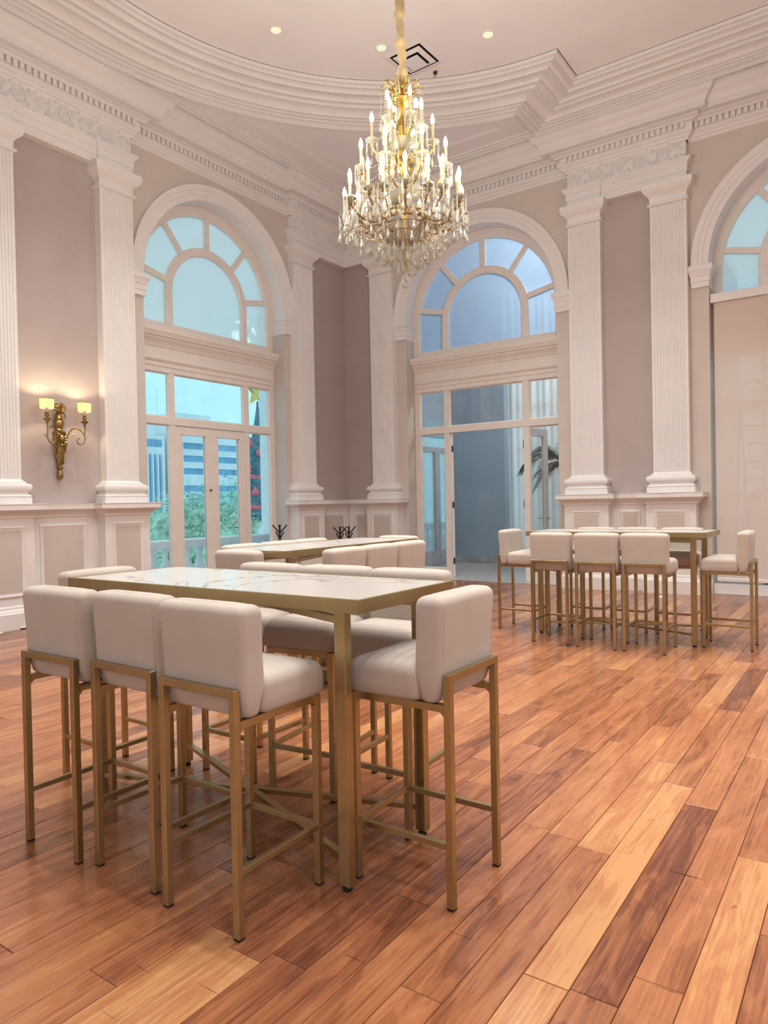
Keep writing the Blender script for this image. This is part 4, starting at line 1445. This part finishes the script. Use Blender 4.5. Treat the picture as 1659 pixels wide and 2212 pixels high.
# the light of its bulbs
for k in range(8):
    a = radians(20) + 2 * pi * k / 8
    lamp('chandelier_lamp', 'POINT', (CX + 0.72 * cos(a), CY + 0.72 * sin(a), 3.02), 28, (1.0, 0.95, 0.86), shadow_soft_size=0.08)

# ------------------------------------------------------------------ ceiling fittings
for k, lb in zip(range(3), ('round recessed downlight, farthest left of the three on the ceiling', 'round recessed downlight beside the chandelier sleeve and the air vent',
                            'round recessed downlight right of the air vent')):
    a = radians(DOWN_ANG[k])
    t = thing('downlight', lb, 'downlight', (CCX + DOWN_R * cos(a), CCY + DOWN_R * sin(a), CZ), group='ceiling downlights')
    obj('trim_ring', MB().lathe([(0.045, -0.0005), (0.060, -0.0005), (0.060, -0.004), (0.056, -0.007), (0.048, -0.006), (0.045, -0.0005)], 28), M['white'], t, True, 40)
    obj('reflector', MB().lathe([(0.034, -0.0022), (0.0455, -0.0030), (0.0455, -0.0005), (0.034, -0.0005)], 28), M['reflector'], t, True)
    obj('lens', MB().lathe([(0.0005, -0.0016), (0.036, -0.0016), (0.036, -0.0005), (0.0005, -0.0005)], 28), M['spotdisc'], t)
v = thing('air_vent', 'square stepped white air vent behind the chandelier sleeve', 'vent', (-3.485, 5.625, CZ), radians(-2))


def ringsq(b, r0, r1, z0, z1):
    """sloping square ring from half-size r0 at z0 to r1 at z1, 5 mm thick"""
    def sq(r, z):
        return [(-r, -r, z), (r, -r, z), (r, r, z), (-r, r, z)]
    b.rings([sq(r0, z0), sq(r1, z1), sq(r1 - .006, z1 + .003), sq(r0 - .006, z0 + .004), sq(r0, z0)], True, False)


b = MB()
ringsq(b, 0.218, 0.172, -0.002, -0.014)
obj('vent_frame', b, M['white'], v)
b = MB()
ringsq(b, 0.146, 0.108, -0.016, -0.034)
obj('vent_ring', b, M['white'], v)
obj('vent_core', MB().rbox(-0.084, 0.084, -0.084, 0.084, -0.046, -0.038, 0.002, 1), M['white'], v)
obj('vent_throat', MB().box(-0.174, 0.174, -0.174, 0.174, -0.0022, -0.0008), M['black'], v)
t = thing('ceiling_speaker', 'round flush white speaker grille on the ceiling', 'speaker', (-2.035, 6.285, CZ))
obj('grille', MB().lathe([(0.0005, -0.004), (0.085, -0.004), (0.094, -0.003), (0.098, -0.0005), (0.0005, -0.0005)], 36), M['ceiling'], t, True, 20)
t = thing('ceiling_hook', 'small dark hook on the ceiling beside the air vent', 'hook', (-3.432, 5.91, CZ))
obj('hook_plate', MB().rbox(-0.018, 0.018, -0.010, 0.010, -0.026, 0, 0.003, 1), M['iron'], t)
obj('hook_ring', MB().tube([(0.012 * cos(a), 0, -0.038 + 0.013 * sin(a)) for a in [2 * pi * k / 14 for k in range(14)]], 0.0028, 6, closed=True), M['iron'], t, True)

# ------------------------------------------------------------------ wall sconce
SX, SY = XW, 3.565
so = thing('wall_sconce', 'gilt two-armed wall sconce with small lit half shades', 'sconce', (SX, SY, 0))
prof = [(0.004, 1.262), (0.020, 1.272), (0.026, 1.295), (0.024, 1.325), (0.014, 1.345), (0.012, 1.352), (0.026, 1.360), (0.028, 1.372), (0.016, 1.384), (0.018, 1.392), (0.028, 1.45), (0.038, 1.54), (0.046, 1.60),
        (0.050, 1.64), (0.044, 1.678), (0.052, 1.684), (0.054, 1.694), (0.038, 1.700), (0.026, 1.712), (0.024, 1.722), (0.034, 1.730), (0.038, 1.760), (0.040, 1.785), (0.030, 1.795), (0.034, 1.806), (0.024, 1.815),
        (0.020, 1.86), (0.012, 1.90)]
bp_ = MB().lathe([(r_, z) for r_, z in prof], 18, (0.030, 0, 0), 0, 0.05, 6)
bp_.v = [(max(0.0015, x), y, z) for x, y, z in bp_.v]
body = obj('torch_body', bp_, M['brass_dark'], so, True, 50)
lv = MB()
for k in range(9):                         # feathered plume
    a = radians(-80 + 160 * k / 8)
    pts = [(0.035 + 0.020 * sin(pi * t) + 0.01 * t, (0.070 + .01 * cos(a)) * sin(a) * t * (0.6 + .4 * t), 1.845 + 0.105 * cos(a * 0.8) * sin(t * pi * 0.62)) for t in [i / 7 for i in range(8)]]
    lv.tube(pts, [0.007, 0.011, 0.013, 0.013, 0.012, 0.010, 0.007, 0.003], 6)
obj('plume', lv, M['brass_dark'], so, True, 50)
fc = MB()                                  # mask on the body, wreathed with leaves
fc.lathe([(0.002, -0.045), (0.018, -0.036), (0.026, -0.012), (0.027, 0.010), (0.020, 0.032), (0.004, 0.042)], 12, (0.066, 0, 1.625))
fc.tube([(0.094, 0, 1.640), (0.100, 0, 1.622), (0.094, 0, 1.616)], [0.004, 0.006, 0.003], 6)
for sy in (-1, 1):
    fc.lathe([(0.001, -0.006), (0.007, 0), (0.001, 0.006)], 6, (0.088, sy * 0.011, 1.636))
    for k in range(7):
        a = radians(20 + 25 * k)
        fc.tube([(0.075, sy * 0.030 * sin(a), 1.625 + 0.046 * cos(a)), (0.083, sy * 0.042 * sin(a), 1.628 + 0.062 * cos(a)), (0.076, sy * 0.050 * sin(a), 1.625 + 0.070 * cos(a))], [0.008, 0.008, 0.003], 6)
obj('mask', fc, M['brass_dark'], so, True, 50)
for sy in (-1, 1):
    obj('garland', MB().tube([(0.045 + .01 * sin(9 * t), sy * (0.058 - 0.038 * t + 0.004 * sin(20 * t)), 1.60 - 0.20 * t) for t in [i / 14 for i in range(15)]], [0.009 - 0.004 * i / 14 + 0.002 * (i % 2) for i in range(15)], 6), M['brass_dark'], so, True, 50)
    obj('scroll', MB().tube([(0.045, sy * (0.030 + 0.024 * sin(pi * t)), 1.80 + 0.07 * t) for t in [i / 8 for i in range(9)]], [0.006] * 9, 6), M['brass_dark'], so, True, 50)
for sy in (-1, 1):
    pts = [(0.04, sy * 0.022, 1.47), (0.055, sy * 0.034, 1.56), (0.075, sy * 0.052, 1.655), (0.095, sy * 0.080, 1.714), (0.115, sy * 0.118, 1.726), (0.135, sy * 0.155, 1.700), (0.146, sy * 0.176, 1.655),
           (0.148, sy * 0.174, 1.610), (0.146, sy * 0.152, 1.582), (0.144, sy * 0.122, 1.580), (0.142, sy * 0.104, 1.600), (0.142, sy * 0.106, 1.624), (0.142, sy * 0.122, 1.632), (0.142, sy * 0.130, 1.622)]
    sm = []
    for i in range(len(pts) - 1):
        p0, p1, p2, p3 = [Vector(pts[max(0, min(len(pts) - 1, i + k))]) for k in (-1, 0, 1, 2)]
        for q in range(5):
            t = q / 5
            sm.append(tuple(0.5 * ((2 * p1) + (p2 - p0) * t + (2 * p0 - 5 * p1 + 4 * p2 - p3) * t * t + (3 * p1 - p0 - 3 * p2 + p3) * t ** 3)))
    n = len(sm)
    am = MB().tube(sm, [0.0085 * (1 - 0.55 * i / n) for i in range(n)], 8)
    am.tube([(0.148, sy * 0.176, 1.650), (0.150, sy * 0.178, 1.75)], 0.0055, 8)
    for z_, y_, dy in ((1.63, 0.176, 0.030), (1.60, 0.160, 0.020), (1.66, 0.06, 0.035)):
        am.tube([(0.14, sy * y_, z_), (0.142, sy * (y_ + dy * .6), z_ + 0.008), (0.142, sy * (y_ + dy), z_ + 0.026)], [0.006, 0.005, 0.001], 6)
    arm = obj('arm', am, M['brass_dark'], so, True, 50)
    X, Y = 0.150, sy * 0.178
    obj('drip_pan', MB().lathe([(0.008, 1.742), (0.012, 1.75), (0.008, 1.758), (0.018, 1.768), (0.030, 1.780), (0.036, 1.790), (0.034, 1.792), (0.010, 1.784), (0.012, 1.80), (0.020, 1.812), (0.018, 1.826), (0.008, 1.832),
                                (0.017, 1.836), (0.017, 1.842), (0.006, 1.844)], 14, (X, Y, 0)), M['brass_dark'], arm, True, 50)
    obj('candle', MB().lathe([(0.0155, 1.840), (0.0165, 1.844), (0.0165, 1.895), (0.014, 1.898)], 14, (X, Y, 0)), M['wax'], arm, True, 50)
    sh = MB()
    def oval(a, b_, z):
        return [(X + a * cos(2 * pi * i / 28), Y + b_ * sin(2 * pi * i / 28), z) for i in range(28)]
    sh.rings([oval(0.043, 0.060, 1.876), oval(0.045, 0.062, 1.958), oval(0.0435, 0.0605, 1.958), oval(0.0415, 0.0585, 1.876), oval(0.043, 0.060, 1.876)], True, False)
    obj('shade', sh, M['shade'], arm, True, 50)
    hem = MB()
    for z, a, b_ in ((1.876, 0.0432, 0.0602), (1.958, 0.0452, 0.0622)):
        hem.tube(oval(a, b_, z), 0.0018, 5, closed=True)
    obj('shade_trim', hem, M['brass_dark'], arm, True, 50)
    lamp('sconce_lamp', 'POINT', (SX + X, SY + Y, 1.930), 9.0, (1.0, 0.80, 0.50), shadow_soft_size=0.015)

# ------------------------------------------------------------------ coat racks, extinguisher and small things on the floor
def coat_rack(x, y, label, top=0.752, rz=0.0):
    t = thing('coat_rack', label, 'coat rack', (x, y, 0), rz, 'black coat racks')
    obj('pole', MB().tube([(0, 0, 0.012), (0, 0, top - .012)], 0.0115, 8).lathe([(0.001, -.018), (0.013, -.010), (0.017, 0), (0.012, .011), (0.001, .016)], 10, (0, 0, top - .004)), M['iron'], t, True)
    bm_ = MB().lathe([(0.12, 0), (0.12, 0.006), (0.10, 0.012), (0.012, 0.018)], 24)
    obj('base', bm_, M['iron'], t, True)
    for k in range(2):
        a = pi * k
        c, s = cos(a), sin(a)
        for z0, z1, r_ in ((top - 0.085, top - 0.002, 0.078), (top - 0.150, top - 0.082, 0.042)):
            obj('peg', MB().tube([(0.006 * c, 0.006 * s, z0), (r_ * c, r_ * s, z1)], 0.0078, 7).lathe([(0.001, -.011), (0.0115, 0), (0.001, .011)], 8, (r_ * c, r_ * s, z1)), M['iron'], t, True)
    return t


coat_rack(-5.75, 6.09, 'black coat rack in front of the window jamb beside the french doors', 0.755, radians(43))
coat_rack(-5.52, 6.93, 'black coat rack in the corner, left one of the touching pair', 0.700, radians(38))
coat_rack(-5.390, 6.945, 'black coat rack in the corner, right one of the touching pair', 0.705, radians(40))
fe = thing('fire_extinguisher', 'small red fire extinguisher with black head standing in the corner', 'extinguisher', (-5.63, 6.62, 0))
obj('cylinder', MB().lathe([(0.05, 0), (0.058, 0.01), (0.058, 0.235), (0.048, 0.262), (0.02, 0.278)], 18), M['red'], fe, True, 50)
obj('valve_head', MB().lathe([(0.018, 0.276), (0.022, 0.30), (0.014, 0.315)], 10).box(-0.045, 0.015, -0.009, 0.009, 0.318, 0.330).box(-0.045, 0.015, -0.009, 0.009, 0.300, 0.308), M['black'], fe)
obj('hose', MB().tube([(0.01, 0, 0.30), (0.06, 0, 0.285), (0.075, 0, 0.22), (0.066, 0, 0.10)], 0.009, 7), M['black'], fe, True)
for k, (x, y) in enumerate(((-4.344, 7.944), (-4.159, 7.794))):
    t = thing('glass_ball', ('clear glass ball on the threshold of the open doorway', 'clear glass ball on the wood floor in front of the open doorway')[k], 'ball', (x, y, 0.004 if k == 0 else 0))
    obj('ball', MB().lathe([(0.002, 0)] + [(0.017 * sin(pi * i / 10), 0.017 - 0.017 * cos(pi * i / 10)) for i in range(1, 10)] + [(0.001, 0.034)], 14), M['crystal'], t, True, 60)
t = thing('floor_disc', 'small round white disc on the floor in front of the pedestals by the blind', 'disc', (-1.77, 7.36, 0))
obj('disc', MB().lathe([(0.001, 0), (0.045, 0), (0.045, 0.005), (0.036, 0.010), (0.001, 0.011)], 20), M['white'], t, True, 40)
t = thing('paper_sheet', 'white paper scrap on the floor at the far left edge', 'paper', (-5.864, 2.892, 0.0008), 0.4)
obj('sheet', MB().box(-0.035, 0.035, -0.025, 0.025, 0, 0.0015), M['paper'], t)
t = thing('floor_socket', 'flat black and white floor socket at the left pedestal', 'socket', (-5.899, 3.115, 0.0006), 0.1)
obj('cover', MB().rbox(-0.03, 0.03, -0.03, 0.03, 0, 0.008, 0.002, 1), M['black'], t)
obj('lid', MB().rbox(-0.024, 0.028, -0.026, 0.026, 0.008, 0.013, 0.002, 1), M['paper'], t)

# ------------------------------------------------------------------ the blue room behind the open doorway
tag(obj('floor_marble', MB().box(-6.6, -1.9, 8.19, 13.2, -0.10, -0.002), M['floor_marble']), 'grey marble floor of the room beyond the doorway', 'floor', kind='structure')
tag(obj('wall_blue', MB().box(-5.78, -4.82, 10.25, 10.40, 0, 5.2), M['slate']), 'slate blue wall beyond the open doorway', 'wall', kind='structure')
tag(obj('baseboard_blue', MB().box(-5.78, -4.82, 10.228, 10.25, 0, 0.085), M['floor_marble']), 'marble skirting below the slate blue wall', 'baseboard', kind='structure')
tag(obj('ceiling_blue', MB().box(-6.6, -1.9, 8.13, 13.2, 4.6, 4.75), M['white']), 'shaded ceiling of the room beyond the doorway', 'ceiling', kind='structure')
tag(obj('wall_blue_side', MB().box(-2.0, -1.9, 8.13, 13.2, 0, 4.6), M['slate']), 'side wall between the blue room and the terrace', 'wall', kind='structure')
w4 = thing('window_4', 'french window onto the balcony seen through the left pane of the doorway', 'window', kind='structure')
XB = -5.80
for y0, y1, z0, z1, nm in ((8.20, 9.14, 0, 4.6, 'side_wall'), (10.16, 10.25, 0, 4.6, 'jamb'), (9.14, 10.16, 2.02, 4.6, 'spandrel'), (9.14, 10.16, 1.78, 1.86, 'transom'), (9.72, 9.86, 0, 1.78, 'meeting_stile'),
                           (9.14, 9.26, 0, 1.78, 'stile'), (10.10, 10.16, 0, 1.78, 'stile'), (9.26, 9.72, 0, 0.22, 'bottom_rail'), (9.86, 10.10, 0, 0.22, 'bottom_rail')):
    obj(nm, MB().box(XB - 0.03, XB + 0.03, y0, y1, z0, z1), M['slate'] if nm in ('spandrel', 'side_wall') else M['shaded_frame'], w4)
for y0, y1, z0, z1 in ((9.26, 9.72, 0.22, 1.78), (9.86, 10.10, 0.22, 1.78), (9.14, 10.16, 1.86, 2.02)):
    obj('pane', MB().box(XB - 0.003, XB + 0.003, y0, y1, z0, z1), M['glass_dimming'], w4)
w5 = thing('window_5', 'bright glazed screen with a white grid at the back of the blue room', 'window', kind='structure')
YB = 12.2
for k in range(5):
    x = -5.6 + k * 0.82
    obj('mullion', MB().box(x - 0.04, x + 0.04, YB - 0.03, YB + 0.03, 0, 4.6), M['joinery'], w5)
for z0, z1 in ((0, 0.16), (1.86, 1.98), (2.6, 2.75)):
    obj('transom', MB().box(-5.6, -2.0, YB - 0.026, YB + 0.026, z0, z1), M['joinery'], w5)
for k in range(4):
    x = -5.6 + k * 0.82
    obj('pane', MB().box(x + 0.04, x + 0.78, YB - 0.003, YB + 0.003, 0.16, 4.6), M['glass'], w5)
cu = thing('sheer_curtain', 'white sheer curtain hanging beside the slate blue wall', 'curtain', (-4.62, 10.62, 0))
cb = MB()
cb.rings([[(-0.42 + 0.98 * i / 60, 0.013 * sin(i * 0.9) + 0.012 * sin(i * 0.37), z) for i in range(61)] for z in (0.02, 1.5, 3.0, 4.4)], False, False)
obj('curtain_fabric', cb, M['sheer'], cu, True, 80)
cb2 = MB()
cb2.rings([[(0.60 + 2.0 * i / 120, 0.013 * sin(i * 0.8) + 0.012 * sin(i * 0.31), z) for i in range(121)] for z in (0.02, 1.5, 3.0, 4.4)], False, False)
obj('curtain_fabric', cb2, M['sheer'], cu, True, 80)
obj('curtain_rail', MB().tube([(-0.45, 0, 4.43), (2.6, 0, 4.43)], 0.012, 8), M['white'], cu, True)

# palm in a planter
pm = thing('potted_palm', 'dark feathery potted palm beyond the doorway glass', 'plant', (-3.62, 9.55, 0))
obj('planter', MB().lathe([(0.12, 0), (0.15, 0.02), (0.19, 0.34), (0.20, 0.36), (0.17, 0.36), (0.16, 0.32)], 20), M['terracotta'], pm, True, 40)
obj('trunk', MB().tube([(0, 0, 0.3), (0.01, 0, 0.8), (-0.01, 0.01, 1.3), (0, 0, 1.5)], [0.018, 0.015, 0.012, 0.01], 7), M['bark'], pm, True)
for k in range(24):
    a = 2 * pi * k / 24 + rnd.uniform(-.2, .2)
    L = rnd.uniform(0.42, 0.58)
    up = rnd.uniform(0.02, 0.40)
    c, s = cos(a), sin(a)
    fb = MB()
    st = []
    for i in range(12):
        t = i / 11
        st.append(Vector((c * L * t, s * L * t, 1.50 + up * sin(t * pi * 0.62) * 1.3 - 0.42 * t * t)))
    fb.tube([tuple(p) for p in st], [0.005 - 0.0035 * i / 11 for i in range(12)], 4)
    for i in range(2, 12):
        for q in (0, 0.33, 0.66):
            if i == 11 and q:
                continue
            p = st[i].lerp(st[min(11, i + 1)], q)
            for sd in (-1, 1):
                ln = 0.20 * (1 - 0.55 * abs(i / 11 - 0.45))
                dv = Vector((c * 0.6 - s * sd, s * 0.6 + c * sd, -0.45)).normalized()
                sw = Vector((c, s, 0)) * 0.012
                e = p + dv * ln
                m = p + dv * ln * 0.45 + Vector((0, 0, 0.012))
                fb.add([tuple(p), tuple(m - sw), tuple(e), tuple(m + sw)], [(0, 1, 2, 3)])
    obj('frond', fb, M['leaf_dark'], pm)

# step ladder behind the blind
tag(obj('wall_terrace', MB().box(-1.9, 3.6, 12.2, 12.35, 0, 1.05), M['balcony']), 'low pale parapet of the terrace beyond the blind', 'parapet', kind='structure')
ld = thing('step_ladder', 'tall step ladder faintly seen through the roller blind', 'ladder', (-1.109, 8.62, 0), radians(-8))
for sx in (-1, 1):
    obj('rail', MB().bar((sx * 0.19, -0.10, 0), (sx * 0.13, 0.02, 1.95), 0.035, 0.025), M['iron'], ld)
    obj('rear_leg', MB().bar((sx * 0.20, 0.55, 0), (sx * 0.13, 0.03, 1.95), 0.03, 0.022), M['iron'], ld)
for k in range(9):
    t = (k + 1) / 10
    hw = 0.19 - 0.06 * t
    obj('tread', MB().box(-hw, hw, -0.10 + 0.12 * t - 0.035, -0.10 + 0.12 * t + 0.035, 1.95 * t - 0.012, 1.95 * t + 0.012), M['iron'], ld)
obj('top_hoop', MB().tube([(-0.13, 0.02, 1.95), (-0.12, 0.02, 2.16), (-0.05, 0.02, 2.24), (0.05, 0.02, 2.24), (0.12, 0.02, 2.16), (0.13, 0.02, 1.95)], 0.014, 7), M['iron'], ld, True)
tag(obj('terrace_floor', MB().box(-1.9, 3.6, 8.2, 13.2, -0.1, -0.002), M['balcony']), 'pale terrace floor beyond the blind', 'floor', kind='structure')

# ------------------------------------------------------------------ balcony outside the french doors
tag(obj('balcony_floor', MB().box(-7.55, -6.37, 1.5, 14, -0.14, -0.02), M['balcony']), 'pale balcony floor outside the french doors', 'balcony', kind='structure')
ba = thing('balustrade', 'white stone balustrade with vase-shaped balusters outside the french doors', 'balustrade', (-7.42, 0, 0))
obj('handrail', MB().rings([[(x, y, z) for x, z in ((-0.09, 0.470), (-0.11, 0.485), (-0.11, 0.560), (-0.09, 0.575), (0.09, 0.575), (0.11, 0.560), (0.11, 0.485), (0.09, 0.470))] for y in (1.6, 13.8)]), M['balcony'], ba)
obj('plinth', MB().box(-0.09, 0.09, 1.6, 13.8, -0.02, 0.07), M['balcony'], ba)
bal = MB().lathe([(0.055, 0.07), (0.055, 0.10), (0.040, 0.105), (0.034, 0.115), (0.044, 0.13), (0.060, 0.165), (0.064, 0.195), (0.056, 0.235), (0.038, 0.290), (0.028, 0.345), (0.027, 0.385), (0.036, 0.400), (0.028, 0.412),
                  (0.040, 0.425), (0.055, 0.430), (0.055, 0.472)], 14).mesh('baluster', M['balcony'], True, 45)
for k in range(66):
    link('baluster', bal, ba, (0, 1.75 + 0.182 * k, 0))
pr_ = thing('balcony_pier', 'tall pale pier standing at the edge of the balcony', 'pier', (-7.42, 7.77, 0))
obj('shaft', MB().box(-0.14, 0.14, -0.15, 0.15, -0.02, 4.6), M['balcony'], pr_)
obj('pier_base', MB().sweep3(lambda u, d, z: (d - 0.17, u, z), -0.15, 0.15, 0.31, [(0.03, -0.02), (0.03, 0.62), (0.02, 0.65), (0.0, 0.68)]), M['balcony'], pr_)


# ------------------------------------------------------------------ town and trees outside
def foliage(name, blobs, n, size, mat_, parent, seed):
    r_ = random.Random(seed)
    b = MB()
    tot = sum(q[3] ** 2 for q in blobs)
    for x, y, z, rad in blobs:
        b.rings([[(x + q * rad * (1 + .15 * mnoise.noise(Vector((q * cos(a) * 3 + seed, q * sin(a) * 3, h * 3)))) * cos(a), y + q * rad * sin(a), z + h * rad) for a in [2 * pi * k / 12 for k in range(12)]]
                 for q, h in ((.05, -.80), (.45, -.66), (.72, -.35), (.80, 0), (.72, .35), (.45, .66), (.05, .80))])
    for x, y, z, rad in blobs:
        for _ in range(int(n * rad * rad / tot)):
            d = Vector((r_.gauss(0, 1), r_.gauss(0, 1), r_.gauss(0, 1))).normalized()
            p = Vector((x, y, z)) + d * rad * r_.uniform(0.74, 1.06) * (0.92 + 0.3 * mnoise.noise(d * 2.5 + Vector((seed, 0, 0))))
            nrm = (d + Vector((r_.gauss(0, .6), r_.gauss(0, .6), r_.gauss(0, .6)))).normalized()
            s_ = nrm.orthogonal().normalized()
            q = nrm.cross(s_)
            an = r_.random() * 6.28
            a, c = s_ * cos(an) + q * sin(an), q * cos(an) - s_ * sin(an)
            sz = size * r_.uniform(0.6, 1.3)
            b.add([tuple(p - a * sz), tuple(p - c * sz * .45 + nrm * sz * .1), tuple(p + a * sz), tuple(p + c * sz * .45 + nrm * sz * .1)], [(0, 1, 2, 3)])
    return obj(name, b, mat_, parent)


GZ = -4.5                                   # street level, the hall is on an upper floor
tag(obj('ground', MB().box(-140, 60, -40, 140, GZ - .2, GZ), M['concrete']), 'street ground far below the balcony', 'ground', kind='structure')
TREES = [(-19, 15.2, 1.35, 2.2, 'leaf_light', 'pale green tree crown at the left in the french window, lowest on the dark tower'),
         (-17, 14.6, 1.2, 1.5, 'leaf_light', 'pale green tree crown seen through the left door leaf'),
         (-22, 20.6, 2.15, 2.6, 'leaf', 'darker and taller tree crown seen through the right door leaf'),
         (-16, 15.7, 1.05, 1.7, 'leaf_light', 'light green tree crown in front of the tall dark tree'),
         (-15, 12.6, 0.1, 1.4, 'leaf_light', 'low yellow-green tree crown behind the handrail at the left'),
         (-13, 13.2, 0.9, 1.5, 'leaf_light', 'light green tree below the christmas tree')]
for k, (x, y, z, rad, mt, lb) in enumerate(TREES):
    tr = thing('tree', lb, 'tree', (x, y, GZ), group='trees outside the french doors')
    zz = z - GZ
    obj('trunk', MB().tube([(0, 0, 0), (0.1, 0, zz * 0.4), (-0.05, 0.1, zz * 0.75)], [0.22, 0.17, 0.1], 8), M['bark'], tr, True)
    blobs = [(0, 0, zz - rad, rad)] + [(rad * .6 * cos(a), rad * .6 * sin(a), zz - rad * (0.75 + .5 * (q % 2)), rad * 0.62) for q, a in enumerate([i * 1.05 for i in range(6)])] + [(0, 0, zz - 2.1 * rad, rad * .9)]
    tag(foliage('foliage', blobs, 17000, 0.075, M[mt], tr, k + 3), kind='stuff')
hd = tag(foliage('hedge', [(0, y, -1.0, 1.5) for y in range(8, 34, 2)], 16000, 0.085, M['leaf'], None, 77), 'dense green undergrowth below the trees behind the balustrade', 'undergrowth', kind='stuff')
hd.location = Vector((-17.5, 0, -0.9)) * S

of = thing('office_building', 'pale office block with bands of blue windows beyond the trees', 'building', (-40, 0, GZ))
obj('facade', MB().box(-8, 0, 31.9, 48, 0, 6.15 - GZ), M['concrete'], of)
obj('roof_block', MB().box(-7, -1.2, 33.2, 36.4, 6.15 - GZ, 7.75 - GZ), M['concrete'], of)
for z0, z1 in ((5.06, 5.46), (4.16, 4.57), (3.27, 3.67), (2.05, 2.45)):
    obj('ledge', MB().box(0, 0.18, 31.9, 48, z1 - GZ + 0.02, z1 - GZ + 0.12), M['concrete'], of)
    k = 0
    y = 32.8
    while y < 47:
        wd = (0.62, 0.42, 0.62, 0.30)[k % 4]
        wf = obj('window', MB().box(0.0, 0.03, y, y + wd, z0 - GZ, z1 - GZ), M['strip_glass'], of)
        y += wd + 0.05
        k += 1
tw = thing('ribbed_tower', 'blue tower with vertical fins at the left of the office block', 'building', (-40.5, 0, GZ))
obj('facade', MB().box(-8, 0, 24, 31.6, 0, 5.9 - GZ), M['concrete'], tw)
obj('curtain_wall', MB().box(0, 0.05, 24.5, 31.3, 0, 4.60 - GZ), M['tower'], tw)
for k in range(17):
    obj('fin', MB().box(0.05, 0.30, 24.6 + 0.41 * k, 24.7 + 0.41 * k, 0, 4.60 - GZ), M['concrete'], tw)
for k in range(10):
    obj('window', MB().box(0, 0.04, 24.6 + 0.68 * k, 25.2 + 0.68 * k, 5.12 - GZ, 5.62 - GZ), M['strip_glass'], tw)
obj('roof_plant', MB().box(-5, -0.6, 26, 31.2, 5.9 - GZ, 6.6 - GZ), M['concrete'], tw)
obj('mast', MB().tube([(-1, 31.8, 5.9 - GZ), (-1, 31.8, 9.3 - GZ)], 0.04, 5), M['concrete'], tw)

# decorated christmas tree, tall cone on the square
xm = thing('christmas_tree', 'tall dark decorated christmas tree with red ribbons and a gold star', 'christmas tree', (-14, 14.05, GZ))
H0, H1, RB = 0.6, 8.35, 1.35


def xr(z):
    return max(0.02, RB * (H1 - z) / (H1 - H0))


obj('trunk', MB().lathe([(0.2, 0), (0.2, 0.7)], 10), M['bark'], xm)
obj('cone', MB().lathe([(xr(H0 + (H1 - H0) * i / 40) * (1.0 if i % 2 else 1.06), H0 + (H1 - H0) * i / 40) for i in range(41)], 40, (0, 0, 0), 0, 0.03, 13), M['pine'], xm, True, 20)
z = 2.2
while z < 7.9:
    pts = [(xr(z + .1) * 1.10 * cos(a), xr(z + .1) * 1.10 * sin(a), z + 0.05 * sin(a * 2)) for a in [2 * pi * i / 36 for i in range(36)]]
    obj('ribbon', MB().rings([[(x * f, y * f, zz + dz) for x, y, zz in pts] for dz, f in ((-0.055, 1.02), (0.055, 1.0), (0.055, 0.95), (-0.055, 0.97), (-0.055, 1.02))], True, False), M['red'], xm)
    z += 0.82
for k in range(44):
    z = 1.6 + 6.0 * k / 44
    a = k * 2.4
    r_ = xr(z) * 1.12
    if k % 2:
        obj('bauble', MB().lathe([(0.002, -.105)] + [(0.105 * sin(pi * i / 8), -0.105 * cos(pi * i / 8)) for i in range(1, 8)] + [(0.03, .13), (0.03, .17)], 10, (r_ * cos(a), r_ * sin(a), z)), M['red'], xm, True, 50)
    else:
        c, s = cos(a), sin(a)
        st = [(0.17 if i % 2 == 0 else 0.07) for i in range(10)]
        ring = [(r_ * c - s * q * cos(2 * pi * i / 10 + pi / 2), r_ * s + c * q * cos(2 * pi * i / 10 + pi / 2), z + q * sin(2 * pi * i / 10 + pi / 2)) for i, q in enumerate(st)]
        obj('star', MB().rings([ring, [(x + c * .04, y + s * .04, zz) for x, y, zz in ring]]), M['red'], xm)
ring = [((0.0), (0.42 if i % 2 == 0 else 0.17) * cos(2 * pi * i / 10 + pi / 2), 8.62 + (0.42 if i % 2 == 0 else 0.17) * sin(2 * pi * i / 10 + pi / 2)) for i in range(10)]
obj('top_star', MB().rings([[(x - .05, y, z) for x, y, z in ring], [(x + .05, y, z) for x, y, z in ring]]), M['gold_star'], xm)
